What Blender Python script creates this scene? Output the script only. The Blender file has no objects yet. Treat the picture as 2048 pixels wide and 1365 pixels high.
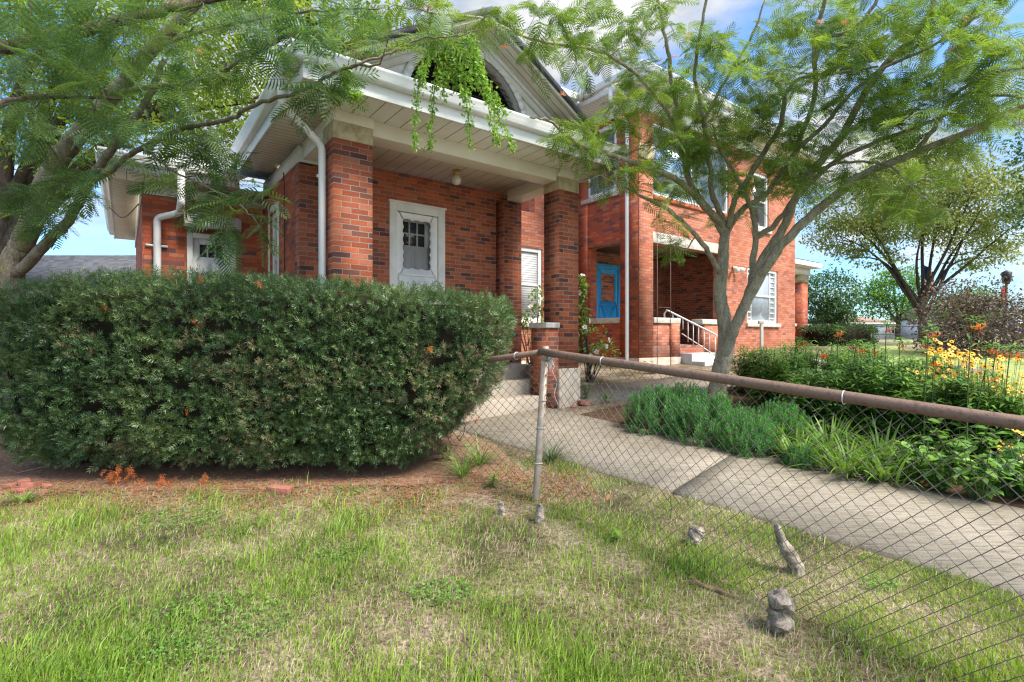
import bpy, math, random
import numpy as np
SC = bpy.context.scene
COL = SC.collection
rng = np.random.default_rng(7)
random.seed(7)
# ------------------------------------------------------------------ camera model
F, CX, HY, CAMZ = 1033.0, 1024.0, 675.0, 1.3
def P(px, py, Y):
    return np.array([(px - CX) / F * Y, Y, CAMZ - (py - HY) / F * Y])
def gz(x, y):
    y = np.asarray(y, float)
    s = 0.1 * y - 0.413
    top = 1.06
    k = 0.10
    d = np.clip((s - top + k) / (2 * k), 0, 1)
    return np.where(s < top - k, s, np.where(s > top + k, top, s * (1 - d) + top * d - k * d * (1 - d)))
def G(px, py):
    t = (py - HY) / F
    Y = 1.713 / (t + 0.1)
    return np.array([(px - CX) / F * Y, Y, 0.1 * Y - 0.413])
OX, OY = -1.849, 5.35
UX, UY = 0.8, 0.6
def Hp(u, v, z):
    return np.array([OX + u * UX - v * UY, OY + u * UY + v * UX, z])
# ------------------------------------------------------------------ materials
def new_mat(name):
    m = bpy.data.materials.new(name); m.use_nodes = True
    nt = m.node_tree; nt.nodes.clear()
    out = nt.nodes.new('ShaderNodeOutputMaterial')
    return m, nt, out
def nd(nt, t, **kw):
    n = nt.nodes.new(t)
    for k, v in kw.items():
        setattr(n, k, v)
    return n
def sv(nt, sock, v):
    if hasattr(v, 'is_output'):
        nt.links.new(v, sock)
    elif v is not None:
        sock.default_value = v
def mth(nt, op, a, b=None, c=None):
    n = nd(nt, 'ShaderNodeMath', operation=op)
    for i, x in enumerate((a, b, c)):
        if x is not None: sv(nt, n.inputs[i], x)
    return n.outputs[0]
def rgba(c): return (c[0], c[1], c[2], 1.0)
def ramp(nt, fac, stops, interp='LINEAR'):
    n = nd(nt, 'ShaderNodeValToRGB'); cr = n.color_ramp; cr.interpolation = interp
    while len(cr.elements) < len(stops): cr.elements.new(0.5)
    for e, (p, c) in zip(cr.elements, stops):
        e.position = p; e.color = rgba(c)
    nt.links.new(fac, n.inputs[0]); return n.outputs[0]
def noise(nt, vec, scale, detail=4, rough=0.6):
    n = nd(nt, 'ShaderNodeTexNoise'); n.inputs['Scale'].default_value = scale
    n.inputs['Detail'].default_value = detail; n.inputs['Roughness'].default_value = rough
    if vec is not None: nt.links.new(vec, n.inputs['Vector'])
    return n.outputs[0]
def mixc(nt, fac, a, b, bt='MIX'):
    n = nd(nt, 'ShaderNodeMix', data_type='RGBA', blend_type=bt)
    sv(nt, n.inputs[0], fac)
    for i, x in ((6, a), (7, b)):
        if hasattr(x, 'is_output'): nt.links.new(x, n.inputs[i])
        else: n.inputs[i].default_value = rgba(x)
    return n.outputs[2]
def bsdf(nt, out, col, rough=0.6, spec=0.3, bump=None, bstr=0.3, bdist=0.01, metal=0.0):
    b = nd(nt, 'ShaderNodeBsdfPrincipled')
    if hasattr(col, 'is_output'): nt.links.new(col, b.inputs['Base Color'])
    else: b.inputs['Base Color'].default_value = rgba(col)
    sv(nt, b.inputs['Roughness'], rough)
    b.inputs['Specular IOR Level'].default_value = spec
    b.inputs['Metallic'].default_value = metal
    if bump is not None:
        bn = nd(nt, 'ShaderNodeBump'); bn.inputs['Strength'].default_value = bstr
        bn.inputs['Distance'].default_value = bdist
        nt.links.new(bump, bn.inputs['Height']); nt.links.new(bn.outputs[0], b.inputs['Normal'])
    nt.links.new(b.outputs[0], out.inputs['Surface'])
    return b
def objco(nt): return nd(nt, 'ShaderNodeTexCoord').outputs['Object']
def uvco(nt): return nd(nt, 'ShaderNodeTexCoord').outputs['UV']
def mat_var(name, c1, c2, scale=6, rough=0.6, spec=0.3, bscale=60, bstr=0.2, metal=0.0, c3=None):
    m, nt, out = new_mat(name); co = objco(nt)
    f = noise(nt, co, scale, 6)
    st = [(0.3, c1), (0.7, c2)]
    if c3: st = [(0.28, c1), (0.5, c2), (0.72, c3)]
    col = ramp(nt, f, st)
    bsdf(nt, out, col, rough, spec, noise(nt, co, bscale, 5), bstr, 0.01, metal)
    return m
def mat_brick(name, stops, mortar, bw=0.19, bh=0.0593, mw=0.0075, bump=0.5, rough=0.82):
    m, nt, out = new_mat(name); uv = uvco(nt)
    sp = nd(nt, 'ShaderNodeSeparateXYZ'); nt.links.new(uv, sp.inputs[0])
    # slight wobble so that courses are hand laid
    wob = noise(nt, uv, 5.0, 2)
    wy = mth(nt, 'MULTIPLY_ADD', wob, 0.004, -0.002)
    yy = mth(nt, 'DIVIDE', mth(nt, 'ADD', sp.outputs[1], wy), bh)
    row = mth(nt, 'FLOOR', yy)
    off = mth(nt, 'MULTIPLY', mth(nt, 'MODULO', mth(nt, 'ABSOLUTE', row), 2.0), 0.5)
    wn0 = nd(nt, 'ShaderNodeTexWhiteNoise', noise_dimensions='1D'); nt.links.new(row, wn0.inputs['W'])
    off2 = mth(nt, 'MULTIPLY_ADD', wn0.outputs[0], 0.12, off)
    xx = mth(nt, 'ADD', mth(nt, 'DIVIDE', sp.outputs[0], bw), off2)
    colm = mth(nt, 'FLOOR', xx)
    cmb = nd(nt, 'ShaderNodeCombineXYZ'); nt.links.new(colm, cmb.inputs[0]); nt.links.new(row, cmb.inputs[1])
    wn = nd(nt, 'ShaderNodeTexWhiteNoise', noise_dimensions='2D'); nt.links.new(cmb.outputs[0], wn.inputs['Vector'])
    bc = ramp(nt, wn.outputs[0], stops, 'CONSTANT')
    # in-brick mottling
    mot = ramp(nt, noise(nt, uv, 55, 5, 0.7), [(0.3, (0.72, 0.72, 0.72)), (0.7, (1.22, 1.2, 1.18))])
    bc = mixc(nt, 1.0, bc, mot, 'MULTIPLY')
    st = ramp(nt, noise(nt, uv, 1.3, 4), [(0.35, (0.82, 0.80, 0.80)), (0.65, (1.1, 1.08, 1.06))])
    bc = mixc(nt, 1.0, bc, st, 'MULTIPLY')
    fx = mth(nt, 'FRACT', xx); fy = mth(nt, 'FRACT', yy)
    dx = mth(nt, 'MULTIPLY', mth(nt, 'MINIMUM', fx, mth(nt, 'SUBTRACT', 1.0, fx)), bw)
    dy = mth(nt, 'MULTIPLY', mth(nt, 'MINIMUM', fy, mth(nt, 'SUBTRACT', 1.0, fy)), bh)
    d = mth(nt, 'MINIMUM', dx, dy)
    d = mth(nt, 'ADD', d, mth(nt, 'MULTIPLY_ADD', noise(nt, uv, 90, 3), 0.003, -0.0015))
    mr = nd(nt, 'ShaderNodeMapRange'); nt.links.new(d, mr.inputs[0])
    mr.inputs[1].default_value = mw * 0.38; mr.inputs[2].default_value = mw * 0.62
    mc = mixc(nt, noise(nt, uv, 14, 4), tuple(c * 0.7 for c in mortar), tuple(min(1, c * 1.25) for c in mortar))
    col = mixc(nt, mr.outputs[0], mc, bc)
    hgt = mth(nt, 'ADD', mr.outputs[0], mth(nt, 'MULTIPLY', noise(nt, uv, 120, 4), 0.35))
    bsdf(nt, out, col, rough, 0.2, hgt, bump, 0.006)
    return m
BR = [(0.0, (0.37, 0.10, 0.052)), (0.20, (0.42, 0.125, 0.062)), (0.38, (0.30, 0.078, 0.042)), (0.52, (0.50, 0.13, 0.052)),
      (0.64, (0.12, 0.055, 0.048)), (0.73, (0.21, 0.078, 0.054)), (0.84, (0.36, 0.11, 0.058)), (0.94, (0.44, 0.15, 0.085))]
M = {}
M['brick'] = mat_brick('red_brick', BR, (0.33, 0.27, 0.21))
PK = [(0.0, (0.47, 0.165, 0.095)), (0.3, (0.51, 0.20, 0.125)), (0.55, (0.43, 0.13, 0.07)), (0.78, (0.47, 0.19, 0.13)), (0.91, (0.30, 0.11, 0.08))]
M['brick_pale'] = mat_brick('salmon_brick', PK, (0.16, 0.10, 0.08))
RD = [(0.0, (0.46, 0.105, 0.05)), (0.28, (0.38, 0.095, 0.055)), (0.52, (0.54, 0.14, 0.062)), (0.76, (0.20, 0.08, 0.075)), (0.84, (0.34, 0.10, 0.058)), (0.93, (0.50, 0.18, 0.10))]
M['brick_red'] = mat_brick('orange_red_brick', RD, (0.18, 0.11, 0.085))
M['white'] = mat_var('white_paint', (0.78, 0.77, 0.735), (0.86, 0.855, 0.83), 3, 0.45, 0.35, 30, 0.05)
M['white_old'] = mat_var('weathered_white_paint', (0.66, 0.64, 0.57), (0.83, 0.81, 0.75), 4, 0.6, 0.3, 40, 0.15)
M['cream'] = mat_var('cream_wrapped_beam', (0.68, 0.62, 0.50), (0.78, 0.73, 0.61), 2, 0.5, 0.3, 20, 0.05)
M['grey_door'] = mat_var('grey_door_paint', (0.36, 0.35, 0.34), (0.42, 0.41, 0.40), 3, 0.5, 0.3)
M['stucco'] = mat_var('cracked_white_stucco', (0.70, 0.67, 0.62), (0.82, 0.80, 0.76), 9, 0.85, 0.2, 45, 0.6)
M['blue'] = mat_var('bright_blue_paint', (0.03, 0.26, 0.52), (0.045, 0.33, 0.62), 4, 0.45, 0.4)
def mat_soffit(name, axis, spacing):
    m, nt, out = new_mat(name); uv = uvco(nt)
    sp = nd(nt, 'ShaderNodeSeparateXYZ'); nt.links.new(uv, sp.inputs[0])
    f = mth(nt, 'FRACT', mth(nt, 'DIVIDE', sp.outputs[axis], spacing))
    d = mth(nt, 'MULTIPLY', mth(nt, 'MINIMUM', f, mth(nt, 'SUBTRACT', 1.0, f)), spacing)
    mr = nd(nt, 'ShaderNodeMapRange'); nt.links.new(d, mr.inputs[0]); mr.inputs[1].default_value = 0.002; mr.inputs[2].default_value = 0.006
    base = ramp(nt, noise(nt, uv, 2.5, 4), [(0.3, (0.64, 0.57, 0.45)), (0.7, (0.72, 0.655, 0.53))])
    col = mixc(nt, mr.outputs[0], (0.10, 0.085, 0.065), base)
    bsdf(nt, out, col, 0.55, 0.3, mr.outputs[0], 0.5, 0.01); return m
M['soffit_u'] = mat_soffit('beige_soffit_across', 0, 0.19)
M['soffit_v'] = mat_soffit('beige_soffit_along', 1, 0.10)
def mat_shingle(name, c1, c2, h=0.13):
    m, nt, out = new_mat(name); uv = uvco(nt)
    sp = nd(nt, 'ShaderNodeSeparateXYZ'); nt.links.new(uv, sp.inputs[0])
    yy = mth(nt, 'DIVIDE', sp.outputs[1], h); row = mth(nt, 'FLOOR', yy)
    xx = mth(nt, 'MULTIPLY_ADD', row, 0.37, mth(nt, 'DIVIDE', sp.outputs[0], 0.25))
    cmb = nd(nt, 'ShaderNodeCombineXYZ'); nt.links.new(mth(nt, 'FLOOR', xx), cmb.inputs[0]); nt.links.new(row, cmb.inputs[1])
    wn = nd(nt, 'ShaderNodeTexWhiteNoise', noise_dimensions='2D'); nt.links.new(cmb.outputs[0], wn.inputs['Vector'])
    col = mixc(nt, wn.outputs[0], c1, c2)
    col = mixc(nt, 1.0, col, ramp(nt, noise(nt, uv, 40, 4), [(0.3, (0.7, 0.7, 0.7)), (0.7, (1.2, 1.2, 1.2))]), 'MULTIPLY')
    fy = mth(nt, 'FRACT', yy)
    bsdf(nt, out, col, 0.9, 0.15, fy, 0.6, 0.02); return m
M['shingle_dark'] = mat_shingle('dark_shingles', (0.06, 0.06, 0.065), (0.11, 0.11, 0.12))
M['shingle_grey'] = mat_shingle('grey_shingles', (0.36, 0.35, 0.34), (0.5, 0.49, 0.47))
M['shingle_mid'] = mat_shingle('mid_grey_shingles', (0.2, 0.195, 0.19), (0.32, 0.31, 0.3))
M['shingle_brown'] = mat_shingle('brown_shingles', (0.26, 0.17, 0.13), (0.33, 0.23, 0.18))
M['stone'] = mat_var('pale_limestone', (0.36, 0.33, 0.27), (0.62, 0.59, 0.52), 10, 0.9, 0.2, 30, 0.8)
M['stone_tan'] = mat_var('tan_sandstone_block', (0.26, 0.20, 0.11), (0.46, 0.38, 0.23), 9, 0.9, 0.2, 28, 0.9, 0, (0.55, 0.47, 0.32))
M['found'] = mat_var('rough_stone_foundation', (0.36, 0.28, 0.21), (0.56, 0.49, 0.40), 6, 0.9, 0.2, 16, 1.0)
def mat_conc():
    m, nt, out = new_mat('worn_concrete'); co = objco(nt)
    f = noise(nt, co, 1.1, 5); 
    mp = nd(nt, 'ShaderNodeMapping'); mp.inputs['Rotation'].default_value = (0, 0, 0.76); mp.inputs['Scale'].default_value = (1, 9, 1)
    nt.links.new(co, mp.inputs['Vector'])
    streak = noise(nt, mp.outputs[0], 7, 6, 0.7)
    c = ramp(nt, f, [(0.3, (0.21, 0.178, 0.136)), (0.55, (0.285, 0.245, 0.192)), (0.75, (0.345, 0.30, 0.24))])
    c = mixc(nt, 1.0, c, ramp(nt, streak, [(0.34, (0.55, 0.54, 0.52)), (0.54, (1.0, 1.0, 1.0)), (0.7, (1.12, 1.11, 1.1))]), 'MULTIPLY')
    g = noise(nt, co, 150, 3)
    c = mixc(nt, 1.0, c, ramp(nt, g, [(0.35, (0.72, 0.72, 0.72)), (0.6, (1.1, 1.1, 1.1))]), 'MULTIPLY')
    bsdf(nt, out, c, 0.9, 0.2, g, 0.35, 0.006); return m
M['conc'] = mat_conc()
M['conc_step'] = mat_var('buff_concrete_step', (0.36, 0.30, 0.23), (0.46, 0.39, 0.31), 3, 0.9, 0.2, 80, 0.3)
M['paint_step'] = mat_var('grey_painted_step', (0.42, 0.42, 0.43), (0.55, 0.55, 0.56), 4, 0.6, 0.3, 60, 0.15)
def mat_glass(name, tint=(0.03, 0.035, 0.04), rough=0.02, spec=0.9):
    m, nt, out = new_mat(name); bsdf(nt, out, tint, rough, spec); return m
M['glass'] = mat_glass('dark_window_glass')
def mat_mirror():
    m, nt, out = new_mat('sky_reflecting_glass'); co = objco(nt)
    b = bsdf(nt, out, (0.35, 0.45, 0.55), 0.10, 1.0, noise(nt, co, 1.2, 2), 0.05, 0.02, 0.85); return m
M['mirror'] = mat_mirror()
M['blind'] = mat_soffit('window_blind', 1, 0.05)
for n_ in M['blind'].node_tree.nodes:
    if n_.type == 'VALTORGB': n_.color_ramp.elements[0].color = (.5, .5, .5, 1); n_.color_ramp.elements[1].color = (.6, .6, .6, 1)
M['rust'] = mat_var('rusty_brown_pipe', (0.10, 0.055, 0.035), (0.20, 0.125, 0.09), 30, 0.6, 0.35, 120, 0.25, 0.15, (0.15, 0.085, 0.06))
M['galv'] = mat_var('galvanised_post', (0.22, 0.165, 0.115), (0.36, 0.30, 0.235), 7, 0.5, 0.4, 60, 0.2, 0.35, (0.26, 0.16, 0.09))
M['wire'] = mat_var('weathered_fence_wire', (0.07, 0.045, 0.035), (0.24, 0.21, 0.19), 5, 0.55, 0.4, 80, 0.1, 0.3)
M['wire_tie'] = mat_var('pale_tie_wire', (0.5, 0.5, 0.5), (0.7, 0.7, 0.7), 10, 0.4, 0.5, 60, 0.1, 0.3)
M['iron'] = mat_var('black_iron', (0.012, 0.012, 0.013), (0.03, 0.028, 0.028), 12, 0.5, 0.4)
M['rod'] = mat_var('rusty_iron_rod', (0.10, 0.06, 0.05), (0.18, 0.11, 0.085), 20, 0.7, 0.3)
M['globe'] = mat_var('frosted_lamp_globe', (0.70, 0.66, 0.58), (0.76, 0.72, 0.64), 3, 0.3, 0.5)
M['brass'] = mat_var('aged_brass', (0.45, 0.34, 0.16), (0.55, 0.43, 0.22), 8, 0.4, 0.5, 40, 0.1, 0.3)
M['wood'] = mat_var('weathered_wood', (0.12, 0.07, 0.045), (0.22, 0.14, 0.09), 12, 0.8, 0.2)
M['stake'] = mat_var('grey_wooden_stake', (0.40, 0.36, 0.30), (0.52, 0.48, 0.42), 8, 0.85, 0.2)
def mat_bark(name, c1, c2, c3, lich=None, scale=14):
    m, nt, out = new_mat(name); co = objco(nt)
    mp = nd(nt, 'ShaderNodeMapping'); mp.inputs['Scale'].default_value = (1, 1, 0.35); nt.links.new(co, mp.inputs['Vector'])
    f = noise(nt, mp.outputs[0], scale, 8, 0.65)
    c = ramp(nt, f, [(0.3, c1), (0.5, c2), (0.72, c3)])
    if lich: 
        l = ramp(nt, noise(nt, co, 3.5, 6, 0.7), [(0.55, (0, 0, 0)), (0.66, (1, 1, 1))])
        c = mixc(nt, l, c, lich)
    sp = ramp(nt, noise(nt, co, 70, 3), [(0.35, (0.65, 0.65, 0.65)), (0.65, (1.3, 1.3, 1.3))])
    c = mixc(nt, 1.0, c, sp, 'MULTIPLY')
    bsdf(nt, out, c, 0.9, 0.15, noise(nt, mp.outputs[0], scale * 2.2, 8, 0.7), 0.7, 0.02); return m
M['bark'] = mat_bark('smooth_grey_brown_bark', (0.19, 0.16, 0.11), (0.35, 0.305, 0.215), (0.47, 0.42, 0.315))
M['bark_lichen'] = mat_bark('lichen_spotted_bark', (0.09, 0.075, 0.05), (0.18, 0.155, 0.105), (0.27, 0.24, 0.18), (0.23, 0.195, 0.05))
M['bark_twig'] = mat_bark('brown_twig_bark', (0.05, 0.035, 0.025), (0.10, 0.075, 0.055), (0.16, 0.12, 0.09))
M['bark_dark'] = mat_bark('dark_furrowed_bark', (0.025, 0.02, 0.016), (0.06, 0.048, 0.035), (0.11, 0.09, 0.07), None, 9)
M['deadwood'] = mat_bark('bleached_dead_wood', (0.10, 0.075, 0.055), (0.27, 0.225, 0.18), (0.42, 0.37, 0.31), None, 22)
def mat_leaf(name, cols, trans=0.35, rough=0.45, clump=1.4, spec=0.35):
    """leaf: random tone per leaf, broad clumps of tone; some light goes through"""
    m, nt, out = new_mat(name)
    geo = nd(nt, 'ShaderNodeNewGeometry'); co = objco(nt)
    f = mth(nt, 'ADD', mth(nt, 'MULTIPLY', geo.outputs['Random Per Island'], 0.6), mth(nt, 'MULTIPLY_ADD', noise(nt, co, clump, 3), 1.1, -0.33))
    n = len(cols); st = [(0.08 + 0.84 * i / max(1, n - 1), c) for i, c in enumerate(cols)]
    c = ramp(nt, f, st)
    b = nd(nt, 'ShaderNodeBsdfPrincipled'); nt.links.new(c, b.inputs['Base Color'])
    b.inputs['Roughness'].default_value = rough; b.inputs['Specular IOR Level'].default_value = spec
    t = nd(nt, 'ShaderNodeBsdfTranslucent')
    tc = mixc(nt, 1.0, c, (1.6, 1.5, 0.8), 'MULTIPLY'); nt.links.new(tc, t.inputs[0])
    mx = nd(nt, 'ShaderNodeMixShader'); mx.inputs[0].default_value = trans
    nt.links.new(b.outputs[0], mx.inputs[1]); nt.links.new(t.outputs[0], mx.inputs[2])
    nt.links.new(mx.outputs[0], out.inputs['Surface']); return m
M['yew'] = mat_leaf('yew_needles', [(0.020, 0.050, 0.021), (0.040, 0.088, 0.031), (0.066, 0.128, 0.041), (0.115, 0.178, 0.052), (0.20, 0.24, 0.085)], 0.12, 0.38, 2.2, 0.45)
M['yew_core'] = mat_var('hedge_core_shade', (0.012, 0.012, 0.008), (0.03, 0.026, 0.016), 9, 0.95, 0.05, 30, 0.8)  # near-black brown stands in for shade deep inside the hedges
M['yew_dead'] = mat_leaf('dead_orange_yew_needles', [(0.36, 0.09, 0.02), (0.50, 0.15, 0.04)], 0.15, 0.7)
M['yew_tan'] = mat_leaf('faded_tan_yew_needles', [(0.13, 0.13, 0.06), (0.24, 0.20, 0.11), (0.15, 0.17, 0.07)], 0.15, 0.7)
M['mimosa'] = mat_leaf('mimosa_leaflets', [(0.05, 0.11, 0.022), (0.095, 0.175, 0.03), (0.15, 0.24, 0.04), (0.23, 0.31, 0.055)], 0.42, 0.5, 1.0)
M['mimosa_deep'] = mat_leaf('deep_green_mimosa_leaflets', [(0.03, 0.085, 0.035), (0.05, 0.12, 0.045), (0.095, 0.17, 0.05), (0.18, 0.25, 0.05)], 0.36, 0.5, 1.0)
M['lime'] = mat_leaf('lime_green_leaflets', [(0.13, 0.26, 0.03), (0.20, 0.36, 0.05), (0.28, 0.42, 0.08)], 0.4, 0.5, 3)
M['maple'] = mat_leaf('yellow_green_leaves', [(0.07, 0.13, 0.018), (0.15, 0.24, 0.03), (0.25, 0.35, 0.05), (0.36, 0.44, 0.08)], 0.45, 0.5, 0.5)
M['locust'] = mat_leaf('olive_yellow_leaves', [(0.08, 0.12, 0.03), (0.14, 0.19, 0.045), (0.22, 0.26, 0.07), (0.29, 0.32, 0.10)], 0.4, 0.5, 0.5)
M['darktree'] = mat_leaf('dark_green_leaves', [(0.03, 0.075, 0.022), (0.05, 0.11, 0.03), (0.09, 0.16, 0.045)], 0.3, 0.5, 0.4)
M['brighttree'] = mat_leaf('bright_green_leaves', [(0.06, 0.15, 0.03), (0.10, 0.22, 0.04), (0.16, 0.30, 0.06)], 0.4, 0.5, 0.4)
M['purple'] = mat_leaf('purple_brown_leaves', [(0.05, 0.03, 0.03), (0.10, 0.065, 0.06), (0.16, 0.115, 0.095), (0.12, 0.12, 0.07)], 0.2, 0.5, 1.2)
M['box'] = mat_leaf('boxwood_leaves', [(0.025, 0.06, 0.015), (0.045, 0.095, 0.022), (0.08, 0.14, 0.03)], 0.2, 0.5, 1.5)
M['spurge'] = mat_leaf('spurge_needles', [(0.04, 0.17, 0.06), (0.07, 0.24, 0.07), (0.12, 0.32, 0.075), (0.20, 0.40, 0.08)], 0.3, 0.45, 2.5)
M['strap'] = mat_leaf('strap_leaves', [(0.07, 0.16, 0.03), (0.12, 0.23, 0.04), (0.18, 0.30, 0.055), (0.27, 0.34, 0.10)], 0.3, 0.45, 2)
M['broad'] = mat_leaf('broad_green_leaves', [(0.07, 0.17, 0.04), (0.12, 0.25, 0.05), (0.18, 0.32, 0.06), (0.25, 0.38, 0.08)], 0.3, 0.4, 2)
M['orange'] = mat_leaf('orange_petals', [(0.72, 0.15, 0.04), (0.82, 0.22, 0.07)], 0.3, 0.5, 4)
M['yellow'] = mat_leaf('golden_petals', [(0.78, 0.42, 0.02), (0.85, 0.52, 0.04)], 0.25, 0.5, 4)
M['cone'] = mat_var('dark_flower_cone', (0.02, 0.012, 0.008), (0.04, 0.025, 0.015), 40, 0.9, 0.1)
M['petal_white'] = mat_leaf('white_petals', [(0.75, 0.72, 0.72), (0.82, 0.80, 0.80)], 0.3, 0.5, 4)
M['pink'] = mat_leaf('pink_silk_flower', [(0.60, 0.22, 0.20), (0.72, 0.36, 0.30)], 0.4, 0.6, 4)
M['grass'] = mat_leaf('grass_blades', [(0.08, 0.17, 0.025), (0.16, 0.27, 0.035), (0.26, 0.37, 0.05), (0.36, 0.44, 0.10)], 0.35, 0.45, 1.6)
M['straw'] = mat_leaf('dry_straw', [(0.26, 0.20, 0.125), (0.38, 0.30, 0.20), (0.50, 0.42, 0.30), (0.30, 0.26, 0.13)], 0.2, 0.7, 2)
M['clover'] = mat_leaf('clover_leaves', [(0.07, 0.19, 0.035), (0.13, 0.28, 0.045), (0.20, 0.35, 0.06)], 0.35, 0.5, 3)
M['deadleaf'] = mat_leaf('fallen_brown_leaf', [(0.30, 0.09, 0.03), (0.38, 0.16, 0.07), (0.2, 0.10, 0.06)], 0.1, 0.8, 3)
M['stem'] = mat_var('green_stem', (0.05, 0.09, 0.025), (0.09, 0.13, 0.04), 10, 0.6, 0.3)
def mat_soil():
    m, nt, out = new_mat('lawn_soil'); co = objco(nt)
    a = ramp(nt, noise(nt, co, 1.6, 6, 0.65), [(0.35, (0.09, 0.08, 0.04)), (0.48, (0.19, 0.15, 0.095)), (0.62, (0.36, 0.285, 0.215))])
    b = ramp(nt, noise(nt, co, 40, 6, 0.75), [(0.36, (0.25, 0.24, 0.22)), (0.64, (1.3, 1.27, 1.25))])
    c = mixc(nt, 1.0, a, b, 'MULTIPLY')
    bsdf(nt, out, c, 0.95, 0.1, noise(nt, co, 60, 6, 0.7), 0.8, 0.02); return m
M['soil'] = mat_soil()
M['far_lawn'] = mat_var('mown_lawn', (0.17, 0.24, 0.06), (0.33, 0.35, 0.14), 3, 0.9, 0.1, 50, 0.5)
M['mulch'] = mat_var('dark_mulch', (0.05, 0.028, 0.018), (0.15, 0.085, 0.05), 24, 0.95, 0.1, 60, 1.0)
M['needle_bed'] = mat_var('reddish_needle_litter', (0.15, 0.085, 0.055), (0.30, 0.19, 0.125), 28, 0.95, 0.1, 90, 1.0)
M['asphalt'] = mat_var('grey_path', (0.30, 0.29, 0.27), (0.38, 0.37, 0.35), 2, 0.9, 0.2)
M['redbrick_chip'] = mat_var('broken_red_brick', (0.24, 0.085, 0.06), (0.40, 0.17, 0.13), 12, 0.9, 0.2, 40, 0.5)
M['siding'] = mat_var('white_siding', (0.62, 0.62, 0.61), (0.72, 0.72, 0.71), 1, 0.6, 0.3)
M['redcloth'] = mat_var('red_cloth', (0.42, 0.03, 0.04), (0.5, 0.05, 0.05), 6, 0.8, 0.2)
M['navy'] = mat_var('navy_cloth', (0.02, 0.03, 0.10), (0.03, 0.045, 0.14), 6, 0.8, 0.2)
# ------------------------------------------------------------------ mesh helpers
def link(o, parent=None):
    COL.objects.link(o)
    if parent is not None: o.parent = parent
    return o
def mk(name, V, Fc, mat, parent=None, smooth=False, loc=None, uv=True):
    V = np.asarray(V, dtype=np.float32).reshape(-1, 3)
    me = bpy.data.meshes.new(name)
    if isinstance(Fc, np.ndarray):
        k = Fc.shape[1]; n = Fc.shape[0]
        tot = np.full(n, k, np.int32); idx = Fc.astype(np.int32).ravel()
    else:
        tot = np.array([len(f) for f in Fc], np.int32); n = len(tot)
        idx = np.array([i for f in Fc for i in f], np.int32)
    me.vertices.add(len(V)); me.vertices.foreach_set('co', V.ravel())
    me.loops.add(len(idx)); me.loops.foreach_set('vertex_index', idx)
    me.polygons.add(n); st = np.zeros(n, np.int32); st[1:] = np.cumsum(tot)[:-1]
    me.polygons.foreach_set('loop_start', st)
    me.update(calc_edges=True)
    if smooth: me.polygons.foreach_set('use_smooth', np.ones(n, bool))
    if uv and n < 60000:
        nor = np.zeros(n * 3, np.float32); me.polygons.foreach_get('normal', nor); nor = nor.reshape(-1, 3)
        ax = np.abs(nor + np.array([0, 0, 0.001])).argmax(1); axl = np.repeat(ax, tot)
        c = V[idx]; uvd = np.empty((len(idx), 2), np.float32)
        uvd[:, 0] = np.where(axl == 0, c[:, 1], c[:, 0]); uvd[:, 1] = np.where(axl == 2, c[:, 1], c[:, 2])
        me.uv_layers.new(name='UVMap').data.foreach_set('uv', uvd.ravel())
    me.materials.append(mat)
    o = bpy.data.objects.new(name, me)
    if loc is not None: o.location = loc
    return link(o, parent)
class MB:
    def __init__(s): s.V = []; s.F = []
    def add(s, V, Fc):
        b = len(s.V); s.V += [tuple(map(float, v)) for v in V]; s.F += [[b + int(i) for i in f] for f in Fc]; return s
    def box(s, x0, y0, z0, x1, y1, z1):
        V = [(x0, y0, z0), (x1, y0, z0), (x1, y1, z0), (x0, y1, z0), (x0, y0, z1), (x1, y0, z1), (x1, y1, z1), (x0, y1, z1)]
        return s.add(V, [(0, 3, 2, 1), (4, 5, 6, 7), (0, 1, 5, 4), (1, 2, 6, 5), (2, 3, 7, 6), (3, 0, 4, 7)])
    def prism(s, prof, axis, a, b):
        """profile of 2D points extruded along axis ('x': prof=(y,z); 'y': prof=(x,z); 'z': prof=(x,y))"""
        n = len(prof)
        def p3(q, t): return (t, q[0], q[1]) if axis == 'x' else ((q[0], t, q[1]) if axis == 'y' else (q[0], q[1], t))
        V = [p3(q, a) for q in prof] + [p3(q, b) for q in prof]
        Fc = [(i, (i + 1) % n, n + (i + 1) % n, n + i) for i in range(n)] + [tuple(range(n))[::-1], tuple(range(n, 2 * n))]
        return s.add(V, Fc)
    def tube(s, pts, r, n=8, cap=True, up=None):
        V, Fc = tube_arr(np.array(pts, float), r, n, cap)
        return s.add(V, Fc)
    def ball(s, c, r, nu=12, nv=8, sz=(1, 1, 1)):
        V = []; Fc = []
        for j in range(nv + 1):
            th = math.pi * j / nv
            for i in range(nu):
                ph = 2 * math.pi * i / nu
                V.append((c[0] + r * sz[0] * math.sin(th) * math.cos(ph), c[1] + r * sz[1] * math.sin(th) * math.sin(ph), c[2] + r * sz[2] * math.cos(th)))
        for j in range(nv):
            for i in range(nu): Fc.append((j * nu + i, (j + 1) * nu + i, (j + 1) * nu + (i + 1) % nu, j * nu + (i + 1) % nu))
        return s.add(V, Fc)
    def build(s, name, mat, parent=None, bevel=0.0, smooth=False):
        o = mk(name, s.V, s.F, mat, parent, smooth)
        if bevel:
            md = o.modifiers.new('bevel', 'BEVEL'); md.width = bevel; md.segments = 2; md.limit_method = 'ANGLE'; md.angle_limit = 0.6
        return o
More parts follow.
